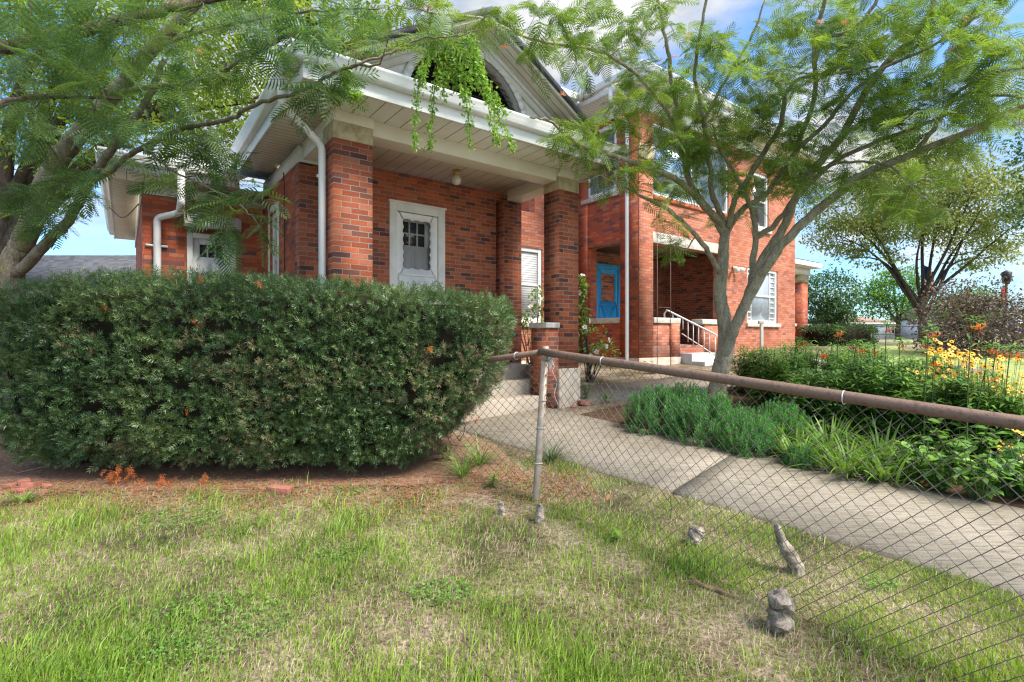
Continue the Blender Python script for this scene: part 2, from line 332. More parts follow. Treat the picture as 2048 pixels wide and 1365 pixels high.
def tube_arr(pts, r, n=8, cap=True):
    m = len(pts); r = np.broadcast_to(np.asarray(r, float), (m,))
    T = np.gradient(pts, axis=0); T /= np.linalg.norm(T, axis=1, keepdims=True) + 1e-9
    ref = np.array([0.31, 0.13, 0.94]) if abs(T[0] @ np.array([0.31, 0.13, 0.94])) < 0.9 else np.array([1.0, 0, 0])
    A = np.cross(T, ref); A /= np.linalg.norm(A, axis=1, keepdims=True) + 1e-9
    B = np.cross(T, A)
    ang = np.arange(n) * 2 * math.pi / n
    V = pts[:, None] + r[:, None, None] * (np.cos(ang)[None, :, None] * A[:, None] + np.sin(ang)[None, :, None] * B[:, None])
    V = V.reshape(-1, 3)
    Fc = [(j * n + i, j * n + (i + 1) % n, (j + 1) * n + (i + 1) % n, (j + 1) * n + i) for j in range(m - 1) for i in range(n)]
    if cap: Fc += [tuple(range(n))[::-1], tuple((m - 1) * n + i for i in range(n))]
    return V, Fc
def rect_tube(mb, pts, w, d):
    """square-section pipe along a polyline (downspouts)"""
    V, Fc = tube_arr(np.array(pts, float), 0.5 * math.hypot(w, d), 4, True)
    return mb.add(V, Fc)
def smooth_path(pts, k=6, jit=0.0):
    pts = np.asarray(pts, float)
    if len(pts) < 3: 
        t = np.linspace(0, 1, k + 1)[:, None]; return pts[0] * (1 - t) + pts[-1] * t
    q = np.vstack([2 * pts[0] - pts[1], pts, 2 * pts[-1] - pts[-2]])
    out = []
    for i in range(1, len(q) - 2):
        for t in np.linspace(0, 1, k, endpoint=False):
            out.append(0.5 * ((2 * q[i]) + (-q[i - 1] + q[i + 1]) * t + (2 * q[i - 1] - 5 * q[i] + 4 * q[i + 1] - q[i + 2]) * t * t + (-q[i - 1] + 3 * q[i] - 3 * q[i + 1] + q[i + 2]) * t ** 3))
    out.append(pts[-1]); out = np.array(out)
    if jit: out[1:-1] += rng.normal(0, jit, out[1:-1].shape)
    return out
def tag(o, label=None, cat=None, group=None, kind=None):
    if label: o['label'] = label
    if cat: o['category'] = cat
    if group: o['group'] = group
    if kind: o['kind'] = kind
    return o
def thing(name, label, cat, loc=(0, 0, 0), rz=0.0, group=None):
    o = bpy.data.objects.new(name, None); o.empty_display_size = 0.1
    o.location = loc; o.rotation_euler = (0, 0, rz); link(o)
    return tag(o, label, cat, group)
def dup(root, loc, rz=0.0, scale=1.0, label=None, group=None):
    def cp(o, par):
        c = o.copy(); COL.objects.link(c)
        if par is not None: c.parent = par
        for ch in list(o.children): cp(ch, c)
        return c
    r = cp(root, None); r.location = loc; r.rotation_euler = (0, 0, rz); r.scale = (scale,) * 3
    if label: r['label'] = label
    if group: r['group'] = group
    return r
# ---- many small leaves at once: a template placed with directions, rolls and scales
def place(TV, TF, pos, dirs, ups, sc):
    pos = np.asarray(pos, float); N = len(pos)
    x = dirs / (np.linalg.norm(dirs, axis=1, keepdims=True) + 1e-9)
    y = np.cross(ups, x); y /= np.linalg.norm(y, axis=1, keepdims=True) + 1e-9
    z = np.cross(x, y)
    R = np.stack([x, y, z], axis=1)                       # rows are axes
    V = np.einsum('tk,nkj->ntj', TV, R) * np.asarray(sc).reshape(-1, 1, 1) + pos[:, None]
    Fc = (TF[None] + (np.arange(N) * len(TV))[:, None, None]).reshape(-1, TF.shape[1])
    return V.reshape(-1, 3), Fc
def cat(parts):
    V = []; Fc = []; b = 0
    for v, f in parts:
        V.append(v); Fc.append(f + b); b += len(v)
    return np.concatenate(V), np.concatenate(Fc)
def rdir(n): 
    d = rng.normal(0, 1, (n, 3)); return d / np.linalg.norm(d, axis=1, keepdims=True)
LEAF = (np.array([(0, 0, 0), (0.45, 0.26, 0.05), (1, 0, -0.06), (0.45, -0.26, 0.05)], float), np.array([[0, 3, 2, 1]]))
LEAF2 = (np.array([(0, 0, 0), (0.25, 0.2, 0.05), (0.6, 0.24, 0.04), (1, 0, -0.12), (0.6, -0.24, 0.04), (0.25, -0.2, 0.05), (0.42, 0, -0.02)], float),
         np.array([[0, 6, 2, 1], [6, 3, 2, 2], [0, 5, 4, 6], [6, 4, 3, 3]]))
LEAF2 = (np.array([(0, 0, 0), (0.3, 0.22, 0.06), (0.65, 0.22, 0.03), (1, 0, -0.12), (0.65, -0.22, 0.03), (0.3, -0.22, 0.06), (0.3, 0, 0), (0.65, 0, -0.03)], float),
         np.array([[0, 6, 1, 1], [6, 7, 2, 1], [7, 3, 2, 2], [0, 5, 6, 6], [6, 5, 4, 7], [7, 4, 3, 3]]))
LEAF2 = (LEAF2[0], np.array([[6, 7, 2, 1], [6, 5, 4, 7], [0, 5, 6, 1], [7, 4, 3, 2]]))
def strap_leaf(L, lean, wid, segs, az, base, droop):
    """one arching strap leaf as a strip: returns verts, quads"""
    t = np.linspace(0, 1, segs + 1)
    ang = lean + droop * t
    hx = np.cumsum(np.sin(ang)) * L / segs; hz = np.cumsum(np.cos(ang)) * L / segs
    hx -= hx[0]; hz -= hz[0]
    d = np.array([math.cos(az), math.sin(az), 0]); s = np.array([-math.sin(az), math.cos(az), 0])
    c = base + hx[:, None] * d + hz[:, None] * np.array([0, 0, 1])
    w = wid * np.clip(np.minimum(0.55 + 1.6 * t, 1.02 * (1 - t ** 2.2)), 0.03, 1)
    V = np.empty((2 * (segs + 1), 3)); V[0::2] = c + s * w[:, None] / 2; V[1::2] = c - s * w[:, None] / 2
    Fc = np.array([[2 * i, 2 * i + 1, 2 * i + 3, 2 * i + 2] for i in range(segs)])
    return V, Fc
# ================================================================== SETTING
def grid_mesh(name, xs, ys, dz, mat, keep=None):
    X, Y = np.meshgrid(xs, ys); Z = gz(X, Y) + dz
    V = np.stack([X, Y, Z], -1).reshape(-1, 3); nx = len(xs)
    Fc = []
    for j in range(len(ys) - 1):
        for i in range(nx - 1):
            if keep is None or keep(0.5 * (xs[i] + xs[i + 1]), 0.5 * (ys[j] + ys[j + 1])):
                Fc.append((j * nx + i, j * nx + i + 1, (j + 1) * nx + i + 1, (j + 1) * nx + i))
    return mk(name, V, Fc, mat)
ys = np.concatenate([np.arange(-6, 20, 0.5), np.array([20, 24, 30, 45, 70, 120, 250, 500, 900.])])
xs = np.concatenate([np.array([-900., -400, -150, -60, -30]), np.arange(-16, 20, 1.0), np.array([20., 30, 60, 150, 400, 900])])
tag(grid_mesh('ground', xs, ys, 0, M['soil']), kind='structure')
# far lawn sheet to the right of and behind the house
def strip(name, pts_a, pts_b, dz, mat, thick=0.0, n=14, edge=0.0):
    A = smooth_path(np.array([(p[0], p[1], 0) for p in pts_a]), n); B = smooth_path(np.array([(p[0], p[1], 0) for p in pts_b]), n)
    if edge: A[1:-1, :2] += rng.normal(0, edge, (len(A) - 2, 2)); B[1:-1, :2] += rng.normal(0, edge, (len(B) - 2, 2))
    A[:, 2] = gz(A[:, 0], A[:, 1]) + dz; B[:, 2] = gz(B[:, 0], B[:, 1]) + dz
    m = len(A); V = np.concatenate([A, B]); Fc = [(i, i + 1, m + i + 1, m + i) for i in range(m - 1)]
    if thick:
        V = np.concatenate([V, A - [0, 0, thick], B - [0, 0, thick]])
        Fc += [(i, 2 * m + i, 2 * m + i + 1, i + 1) for i in range(m - 1)] + [(m + i, m + i + 1, 3 * m + i + 1, 3 * m + i) for i in range(m - 1)]
        Fc += [(0, m, 3 * m, 2 * m), (m - 1, 3 * m - 1, 4 * m - 1, 2 * m - 1)]
    return mk(name, V, Fc, mat)
NEAR = [(-0.75, 6.22), (0.603, 4.94), (2.81, 2.84), (5.0, 0.76)]
FARE = [(0.15, 7.45), (1.268, 6.36), (3.87, 3.90), (6.3, 1.6)]
wa, wb_ = np.array(NEAR), np.array(FARE)
def along(L, t):
    d = np.concatenate([[0], np.cumsum(np.linalg.norm(np.diff(L, axis=0), axis=1))]); return np.array([np.interp(t * d[-1], d, L[:, 0]), np.interp(t * d[-1], d, L[:, 1])])
mb0 = []
cuts = np.array([0, .36, .69, 1.0])
V, Fc = [], []
for i in range(3):                                  # scored slabs with open joints and slightly uneven edges
    t0, t1 = cuts[i] + .0005, cuts[i + 1] - .0005; n_ = 14; b0 = len(V); dz_ = rng.normal(0, .003)
    for j in range(n_ + 1):
        t = t0 + (t1 - t0) * j / n_
        for L, sgn in ((wa, 1), (wb_, -1)):
            p = along(L, t) + rng.normal(0, .007, 2); V.append((p[0], p[1], float(gz(*p)) + .03 + dz_)); V.append((p[0], p[1], float(gz(*p)) - .09))
    for j in range(n_):
        a = b0 + 4 * j
        Fc += [(a, a + 4, a + 6, a + 2), (a + 1, a + 5, a + 4, a), (a + 2, a + 6, a + 7, a + 3)]
    e = b0 + 4 * n_; Fc += [(b0, b0 + 2, b0 + 3, b0 + 1), (e, e + 1, e + 3, e + 2)]
tag(mk('sidewalk', V, Fc, M['conc']), kind='structure')
fl = [(4.7, 8.0), (5.2, 10.2), (9.5, 13.9), (16, 20), (40, 50), (260, 240)]
fr = [(8.2, 3.6), (12, 4), (20, 8), (40, 12), (150, 30), (500, 80)]
tag(strip('lawn', fl, fr, 0.006, M['far_lawn']), kind='structure')
tag(strip('path', [(4.2, 8.7), (6.6, 8.9), (9.8, 10.3)], [(4.5, 9.4), (6.6, 9.6), (9.6, 11.0)], 0.02, M['conc'], 0.08), kind='structure')
tag(strip('road', [(14, 26), (40, 29), (120, 36)], [(14, 29), (40, 33), (120, 44)], 0.012, M['asphalt']), kind='structure')
tag(strip('yard_paving', [(1.0, 7.6), (3.0, 8.0), (4.6, 9.1)], [(0.7, 8.5), (2.4, 9.3), (4.0, 10.3)], 0.012, M['conc'], 0.06), kind='structure')
BED_A = [(0.9, 6.85), (1.30, 6.41), (3.9, 3.95), (6.3, 1.7)]
BED_B = [(2.2, 7.9), (3.6, 8.6), (6.0, 6.6), (8.3, 4.2)]
tag(strip('garden_soil', BED_A, BED_B, 0.008, M['mulch'], 0, 7, .02), kind='structure')
tag(strip('needle_litter', [(-6.5, 4.35), (-3, 4.3), (-0.9, 4.45), (0.15, 4.5)], [(-6.5, 5.9), (-3, 6.0), (-0.8, 6.0), (-0.1, 5.4)], 0.004, M['needle_bed'], 0, 7, .03), kind='structure')
tag(strip('side_path', [(-7, 6.3), (-4, 6.3), (-1.2, 6.35)], [(-7, 7.0), (-4, 7.0), (-1.2, 7.0)], 0.016, M['conc'], 0.06), kind='structure')
# ================================================================== HOUSE
house = thing('brick_house', 'red brick house with a white trimmed corner porch, arched gable vent and blue door', 'house', (OX, OY, 0), math.atan2(UY, UX))
def wall(name, axis, f0, f1, a0, a1, z0, z1, holes, mat):
    """wall slab: axis 'u' runs along u with faces at v=f0,f1; axis 'v' runs along v with faces at u=f0,f1; holes=(a0,a1,z0,z1)"""
    A = sorted({a0, a1, *[h[0] for h in holes], *[h[1] for h in holes]}); A = [a for a in A if a0 <= a <= a1]
    Z = sorted({z0, z1, *[h[2] for h in holes], *[h[3] for h in holes]}); Z = [z for z in Z if z0 <= z <= z1]
    def solid(i, j):
        if i < 0 or j < 0 or i >= len(A) - 1 or j >= len(Z) - 1: return False
        ca, cz = 0.5 * (A[i] + A[i + 1]), 0.5 * (Z[j] + Z[j + 1])
        return not any(h[0] < ca < h[1] and h[2] < cz < h[3] for h in holes)
    def pt(a, f, z): return (a, f, z) if axis == 'u' else (f, a, z)
    mb = MB()
    for i in range(len(A) - 1):
        for j in range(len(Z) - 1):
            if not solid(i, j): continue
            b0, b1, c0, c1 = A[i], A[i + 1], Z[j], Z[j + 1]
            qs = [[pt(b0, f0, c0), pt(b1, f0, c0), pt(b1, f0, c1), pt(b0, f0, c1)], [pt(b0, f1, c0), pt(b0, f1, c1), pt(b1, f1, c1), pt(b1, f1, c0)]]
            if not solid(i - 1, j): qs.append([pt(b0, f0, c0), pt(b0, f0, c1), pt(b0, f1, c1), pt(b0, f1, c0)])
            if not solid(i + 1, j): qs.append([pt(b1, f0, c0), pt(b1, f1, c0), pt(b1, f1, c1), pt(b1, f0, c1)])
            if not solid(i, j - 1): qs.append([pt(b0, f0, c0), pt(b0, f1, c0), pt(b1, f1, c0), pt(b1, f0, c0)])
            if not solid(i, j + 1): qs.append([pt(b0, f0, c1), pt(b1, f0, c1), pt(b1, f1, c1), pt(b0, f1, c1)])
            for q in qs: mb.add(q, [(0, 1, 2, 3)])
    return mb.build(name, mat, house)
def hbox(name, mat, *b, parent=house, bevel=0.0):
    mb = MB()
    for q in b: mb.box(*q)
    return mb.build(name, mat, parent, bevel)
FL = 0.88                                   # porch floor
# --- porch block
wall('porch_wall', 'u', 1.54, 1.74, 0.20, 3.28, 0.2, 3.67, [(1.40, 2.07, FL, 3.12)], M['brick'])
wall('side_wall', 'v', 0.0, 0.20, 1.54, 3.3, 0.1, 3.60, [(2.38, 2.90, 1.75, 3.12)], M['brick_red'])
wall('side_wall', 'v', 3.28, 3.48, 1.54, 3.3, 0.2, 3.67, [], M['brick'])
hbox('pilaster', M['brick'], (0.0, 1.30, 0.1, 0.40, 1.54, 3.60))
hbox('pilaster', M['brick'], (3.136, 1.30, 0.3, 3.48, 1.54, 3.50))
# pillars: brick shaft, sandstone cap, boxed head, rough stone base
def pillar(u0, u1, v1, base):
    p = hbox('pillar', M['brick'], (u0, 0.0, FL - 0.02, u1, v1, 3.375))
    hbox('stone_cap', M['stone_tan'], (u0 - .006, -.006, 3.375, u1 + .006, v1 + .006, 3.555), parent=p, bevel=.006)
    hbox('boxed_head', M['cream'], (u0 - .012, -.012, 3.555, u1 + .012, v1 + .012, 3.668), parent=p, bevel=.004)
    hbox('stone_base', M['found'], (u0 - .03, -.03, base, u1 + .02, v1 + .01, FL - 0.02), parent=p, bevel=.02)
pillar(0.0, 0.42, 0.34, 0.0); pillar(3.14, 3.51, 0.33, 0.15)
# knee pier beside the right pillar and low wall on the porch side
k = hbox('knee_pier', M['brick'], (2.90, 0.012, 0.25, 3.136, 0.33, 1.43))
hbox('stone_cap', M['stone'], (2.875, -0.02, 1.43, 3.136, 0.355, 1.505), parent=k, bevel=.008)
k = hbox('knee_wall', M['brick'], (2.80, 1.16, 0.5, 3.13, 1.30, 1.20))
hbox('stone_cap', M['stone'], (2.78, 1.10, 1.20, 3.134, 1.32, 1.285), parent=k, bevel=.008)
# porch floor and steps
hbox('porch_floor', M['conc_step'], (0.42, 0.72, 0.2, 3.30, 1.54, FL), (0.0, 0.36, 0.1, 0.42, 1.30, FL - .03), (3.14, .345, .2, 3.45, .72, FL))
hbox('step', M['conc_step'], (0.44, 0.40, 0.15, 3.12, 0.72, 0.69), bevel=.01)
hbox('step', M['conc_step'], (0.44, 0.06, 0.12, 3.12, 0.40, 0.49), bevel=.01)
# beams, frieze, soffits
hbox('beam', M['cream'], (0.434, 0.04, 3.50, 3.126, 0.31, 3.668), bevel=.004)
hbox('beam', M['white_old'], (0.03, 0.354, 3.50, 0.34, 1.29, 3.668), bevel=.004)
hbox('beam', M['cream'], (3.19, 0.344, 3.50, 3.46, 1.295, 3.668), bevel=.004)
hbox('frieze', M['white_old'], (-0.025, 1.295, 3.47, 0.0, 3.27, 3.668), (-0.025, 1.27, 3.47, 0.36, 1.295, 3.668))
hbox('soffit', M['soffit_u'], (0.0, -0.49, 3.67, 3.79, 1.545, 3.69))
hbox('soffit', M['soffit_v'], (-0.42, -0.49, 3.67, -0.002, 2.9, 3.69))
hbox('soffit', M['soffit_v'], (3.50, 1.548, 3.67, 3.79, 3.3, 3.69))
hbox('fascia', M['white'], (-0.44, -0.512, 3.655, 3.81, -0.49, 3.80), bevel=.003)
hbox('fascia', M['white'], (-0.442, -0.489, 3.655, -0.42, 2.9, 3.80), bevel=.003)
hbox('fascia', M['white'], (3.79, -0.489, 3.655, 3.812, 3.2, 3.80), bevel=.003)
GP = [(0, 0), (0.065, 0.0), (0.085, 0.03), (0.085, 0.055), (0.112, 0.095), (0.118, 0.125), (0.11, 0.13), (0.10, 0.10), (0.02, 0.10), (0.0, 0.13)]
MB().prism([(-0.514 - d, 3.785 + h) for d, h in GP], 'x', -0.56, 3.90).build('gutter', M['white'], house)
MB().prism([(-0.444 - d, 3.785 + h) for d, h in GP], 'y', -0.50, 2.95).build('gutter', M['white'], house)
MB().prism([(3.814 + d, 3.785 + h) for d, h in GP], 'y', -0.50, 3.25).build('gutter', M['white'], house)
def spout(pts, w=0.062):
    pts = np.array(pts, float); q = []
    for i, p in enumerate(pts):                         # rounded elbows
        if 0 < i < len(pts) - 1:
            a = pts[i - 1] - p; b = pts[i + 1] - p; la, lb = np.linalg.norm(a), np.linalg.norm(b); r = min(0.07, la * .4, lb * .4)
            A, B = p + a / la * r, p + b / lb * r
            for t in (0, .25, .5, .75, 1): q.append((1 - t) ** 2 * A + 2 * t * (1 - t) * p + t * t * B)
        else: q.append(p)
    V, Fc = tube_arr(np.array(q), w * .62, 8, True); mb = MB().add(V, Fc)
    return mb.build('downspout', M['white'], house, smooth=False)
d = spout([(-.50, .03, 3.80), (-.50, .03, 3.60), (-.055, .20, 3.33), (-.055, .20, .12)])
for z in (3.0, 1.6): hbox('strap', M['white'], (-.10, .235, z, -.0, .245, z + .03), parent=d)
# --- gable front over the porch
AU, AZ, HS, SL = 1.66, 5.10, 2.2, 0.585
def roofz(u): return AZ - SL * abs(u - AU)
g0, g1 = -0.35, 3.66
# stucco tympanum with an arched opening
cu, cz0, r_in, r_out = 1.62, 3.93, 0.84, 0.93
arc = [(cu + r_in * math.cos(a), cz0 + r_in * math.sin(a)) for a in np.linspace(math.pi, 0, 25)]
mb = MB(); vv = -0.05
outer = [(g0, 3.90)] + [(g0 + (AU - g0) * t, roofz(g0 + (AU - g0) * t) - .10) for t in np.linspace(0.0, 1, 12)][0:] + [(AU + (g1 - AU) * t, roofz(AU + (g1 - AU) * t) - .10) for t in np.linspace(0, 1, 12)][1:] + [(g1, 3.90)]
outer = [(u, max(z, 3.80)) for u, z in outer]
n = 25; oi = np.linspace(0, len(outer) - 1, n)
def lerp_o(t):
    i = int(min(len(outer) - 2, math.floor(t))); f = t - i
    return (outer[i][0] * (1 - f) + outer[i + 1][0] * f, outer[i][1] * (1 - f) + outer[i + 1][1] * f)
oo = [lerp_o(t) for t in oi]
for i in range(n - 1):
    a, b, c, e = arc[i], arc[i + 1], oo[i + 1], oo[i]
    mb.add([(a[0], vv, a[1]), (b[0], vv, b[1]), (c[0], vv, c[1]), (e[0], vv, e[1])], [(0, 1, 2, 3)])
    mb.add([(a[0], vv, a[1]), (a[0], vv + .18, a[1]), (b[0], vv + .18, b[1]), (b[0], vv, b[1])], [(0, 1, 2, 3)])
mb.add([(arc[0][0], vv, arc[0][1]), (oo[0][0], vv, oo[0][1]), (oo[0][0], vv, 3.80), (arc[0][0], vv, 3.80)], [(0, 1, 2, 3)])
mb.add([(arc[-1][0], vv, arc[-1][1]), (oo[-1][0], vv, oo[-1][1]), (oo[-1][0], vv, 3.80), (arc[-1][0], vv, 3.80)], [(0, 1, 2, 3)])
mb.box(arc[0][0], vv, 3.80, arc[-1][0], vv + .18, cz0)
gable = mb.build('gable', M['stucco'], house)
mb = MB()
for i in range(24):
    a0, a1 = math.pi * (1 - i / 24), math.pi * (1 - (i + 1) / 24)
    q = [(cu + r * math.cos(a), z * 0 + cz0 + r * math.sin(a)) for r, a, z in ((r_in, a0, 0), (r_in, a1, 0), (r_out, a1, 0), (r_out, a0, 0))]
    mb.prism([(x, z) for x, z in q], 'y', vv - .035, vv - .004)
vent = mb.build('arched_vent', M['white'], house)
mb = MB()
for i in range(12):
    z = cz0 + .02 + i * .066; w = math.sqrt(max(0.01, r_in ** 2 - (z + .03 - cz0) ** 2))
    mb.add([(cu - w, vv + .05, z), (cu + w, vv + .05, z), (cu + w, vv + .12, z + .055), (cu - w, vv + .12, z + .055)], [(0, 1, 2, 3)])
mb.build('louvre', M['iron'], vent)
hbox('vent_backing', M['iron'], (cu - r_in, vv + .165, cz0, cu + r_in, vv + .175, cz0 + r_in), parent=vent)
# batten lines on the stucco (half timbering)
mb = MB()
for a, b in (((0.10, 3.95), (0.62, 4.42)), ((0.66, 3.95), (0.36, 4.18)), ((2.72, 4.25), (3.05, 3.95))):
    dx, dz = b[0] - a[0], b[1] - a[1]; L = math.hypot(dx, dz); nx, nz = -dz / L * .02, dx / L * .02
    MB().prism([(a[0] - nx, a[1] - nz), (b[0] - nx, b[1] - nz), (b[0] + nx, b[1] + nz), (a[0] + nx, a[1] + nz)], 'y', vv - .014, vv - .002).build('batten', M['white_old'], gable)
# raking frieze, raking soffit, roof slabs
def rake(name, mat, dz0, dz1, va, vb, u_a=-.45, u_b=3.77, par=house):
    mb = MB()
    for s, e in ((-1, u_a), (1, u_b)):
        zt = roofz(e)
        prof = [(AU, AZ + dz0), (e, zt + dz0), (e, zt + dz1), (AU, AZ + dz1)]
        if s > 0: prof = prof[::-1]
        mb.prism(prof, 'y', va, vb)
    return mb.build(name, mat, par)
rake('rake_trim', M['white_old'], -.22, -.10, vv - .04, vv - .004, -.2, 3.5)
rake('rake_trim', M['white'], -.13, -.085, vv - .075, vv - .041, -.3, 3.6)
rake('rake_soffit', M['soffit_v'], -.085, -.065, -0.44, vv + .3)
rake('fascia', M['cream'], -.10, -.02, -0.462, -0.441)
roof = rake('roof', M['shingle_dark'], -.06, 0.02, -0.49, 3.5)
mb = MB().add([(-.5, -.50, 3.86), (3.85, -.50, 3.86), (3.7, -.052, 3.99), (-.35, -.052, 3.99)], [(0, 1, 2, 3)])
mb.build('pent_roof', M['shingle_dark'], roof)
# --- doors
def scallop_frame(u0, u1, z0, z1, n=10, amp=.018):
    """scalloped opening outline for the old screen doors"""
    pts = []
    W, H = u1 - u0, z1 - z0
    for i in range(n * 4): t = i / (n * 4); pts.append((u0 + W * t, z1 + amp * abs(math.sin(t * math.pi * 3)) - amp))
    for i in range(n * 6): t = i / (n * 6); pts.append((u1 - amp + amp * abs(math.sin(t * math.pi * 6)), z1 - H * t))
    for i in range(n * 4): t = i / (n * 4); pts.append((u1 - W * t, z0 + amp - amp * abs(math.sin(t * math.pi * 3))))
    for i in range(n * 6): t = i / (n * 6); pts.append((u0 + amp - amp * abs(math.sin(t * math.pi * 6)), z0 + H * t))
    return pts
def door(u0, u1, z0, z1, v, frame_mat, door_mat, trim=0.1, win=None, inner=M['grey_door'], cross=False, rows=2, cols=3, wz=None):
    """old screen door with a scalloped opening, the inner panelled door behind it"""
    fr = hbox('door_frame', frame_mat, (u0 - trim, v - .03, z0, u0, v + .10, z1 + trim), (u1, v - .03, z0, u1 + trim, v + .10, z1 + trim), (u0, v - .03, z1, u1, v + .10, z1 + trim), (u0 - trim - .015, v - .05, z1 + trim, u1 + trim + .015, v + .02, z1 + trim + .03), bevel=.004)
    dr = bpy.data.objects.new('door', None); link(dr, house)
    wu0, wu1, wz0, wz1 = wz
    pts = scallop_frame(wu0, wu1, wz0, wz1); k = len(pts)
    cx, cz = .5 * (u0 + u1), .5 * (wz0 + wz1)
    op = []
    for (x, z) in pts:                                  # radial match onto the door outline
        dx, dz = x - cx, z - cz
        s = min(((u1 - .004 - cx) / abs(dx)) if abs(dx) > 1e-6 else 9e9, ((z1 - .004 - cz) / dz) if dz > 1e-6 else 9e9, ((z0 + .004 - cz) / dz) if dz < -1e-6 else 9e9)
        op.append((cx + dx * s, cz + dz * s))
    mb = MB()
    V = [(x, v, z) for x, z in pts] + [(x, v, z) for x, z in op] + [(x, v + .03, z) for x, z in pts]
    mb.add(V, [(i, (i + 1) % k, k + (i + 1) % k, k + i) for i in range(k)] + [(i, 2 * k + i, 2 * k + (i + 1) % k, (i + 1) % k) for i in range(k)])
    hw, zb = .5 * (u1 - u0), z0
    if cross:
        for a, b in (((u0 + .12, z0 + .2), (u1 - .12, wz0 - .12)), ((u1 - .12, z0 + .2), (u0 + .12, wz0 - .12))):
            dx, dz = b[0] - a[0], b[1] - a[1]; L = math.hypot(dx, dz); nx, nz = -dz / L * .022, dx / L * .022
            o = .014 if a[0] < b[0] else .017
            mb.prism([(a[0] - nx, a[1] - nz), (b[0] - nx, b[1] - nz), (b[0] + nx, b[1] + nz), (a[0] + nx, a[1] + nz)], 'y', v - o, v - .003)
    for q in ((u0 + .03, v - .012, wz0 - .10, u1 - .03, v - .002, wz0 - .07), (u0 + .03, v - .012, z0 + .1, u0 + .05, v - .002, wz0 - .10), (u1 - .05, v - .012, z0 + .1, u1 - .03, v - .002, wz0 - .10)): mb.box(*q)
    mb.build('screen_door', door_mat, dr)
    zi = wz1 + .03
    ph = (wz1 - wz0) * .48; m0, m1 = wu0 + .02, wu1 - .06; mz1 = wz1 - .02; mz0 = mz1 - ph
    hbox('inner_door', inner, (u0, v + .09, z0, u1, v + .12, mz0), (u0, v + .09, mz1, u1, v + .12, z1), (u0, v + .09, mz0, m0, v + .12, mz1), (m1, v + .09, mz0, u1, v + .12, mz1),
         (m0 + .02, v + .082, z0 + .1, .5 * (m0 + m1) - .02, v + .0895, mz0 - .08), (.5 * (m0 + m1) + .02, v + .082, z0 + .1, m1 - .02, v + .0895, mz0 - .08), parent=dr)
    mb = MB(); cw = (m1 - m0) / cols; rh = (mz1 - mz0) / rows
    for i in range(1, cols): mb.box(m0 + i * cw - .011, v + .088, mz0, m0 + i * cw + .011, v + .114, mz1)
    for j in range(1, rows): mb.box(m0, v + .0875, mz0 + j * rh - .011, m1, v + .1135, mz0 + j * rh + .011)
    mb.build('muntin', inner, dr)
    hbox('pane', M['glass'], (m0, v + .107, mz0, m1, v + .112, mz1), parent=dr)
    mb = MB().ball((u1 - .05, v - .03, z0 + .95), .022); mb.build('handle', M['brass'], dr, smooth=True)
    return dr
door(1.40, 2.07, FL, 3.12, 1.56, M['white_old'], M['white'], .115, wz=(1.50, 1.96, 2.30, 3.03))
# porch ceiling lamp
mb = MB().tube([(2.04, .95, 3.67), (2.04, .95, 3.60)], [.055, .05], 14); lamp = mb.build('porch_lamp', M['brass'], house, smooth=False)
MB().ball((2.04, .95, 3.535), .068, 18, 12, (1, 1, 1.08)).build('lamp_globe', M['globe'], lamp, smooth=True)
# --- windows
def window(axis, f, a0, a1, z0, z1, sgn, frame=.07, mat=M['white'], glass=M['glass'], bars=(), sill=True, rail=True, blind=False, vbars=()):
    """window set in a wall; f = outer face, sgn = -1 (faces -v or -u)"""
    def bx(b0, b1, d0, d1, c0, c1):
        return (b0, f + d0, c0, b1, f + d1, c1) if axis == 'u' else (f + d0, b0, c0, f + d1, b1, c1)
    w = hbox('window', mat, bx(a0, a0 + frame, .03, .12, z0, z1), bx(a1 - frame, a1, .03, .12, z0, z1), bx(a0 + frame, a1 - frame, .03, .12, z1 - frame, z1), bx(a0 + frame, a1 - frame, .03, .12, z0, z0 + frame), bevel=.004)
    q = []
    if rail: q.append(bx(a0 + frame, a1 - frame, .05, .10, .5 * (z0 + z1) - .02, .5 * (z0 + z1) + .02))
    for b in vbars: q.append(bx(b - .012, b + .012, .055, .095, z0 + frame, z1 - frame))
    for c, b0, b1 in bars: q.append(bx(b0, b1, .06, .09, c - .01, c + .01))
    if q: hbox('muntin', mat, *q, parent=w)
    hbox('pane', glass, bx(a0 + frame * .9, a1 - frame * .9, .08, .085, z0 + frame * .9, z1 - frame * .9), parent=w)
    if blind: hbox('blind', M['blind'], bx(a0 + frame, a1 - frame, .066, .072, z0 + frame, z1 - frame), parent=w)
    if sill: hbox('sill', M['stone'], bx(a0 - .08, a1 + .08, -.06, .03, z0 - .10, z0 - .003), parent=w, bevel=.008)
    return w
window('v', 0.0, 2.38, 2.90, 1.75, 3.12, -1, .08, M['white_old'])
hbox('window_trim', M['white_old'], (-.02, 2.32, 1.75, -.003, 2.379, 3.2), (-.02, 2.901, 1.75, -.003, 2.96, 3.2), (-.02, 2.379, 3.121, -.003, 2.901, 3.2))
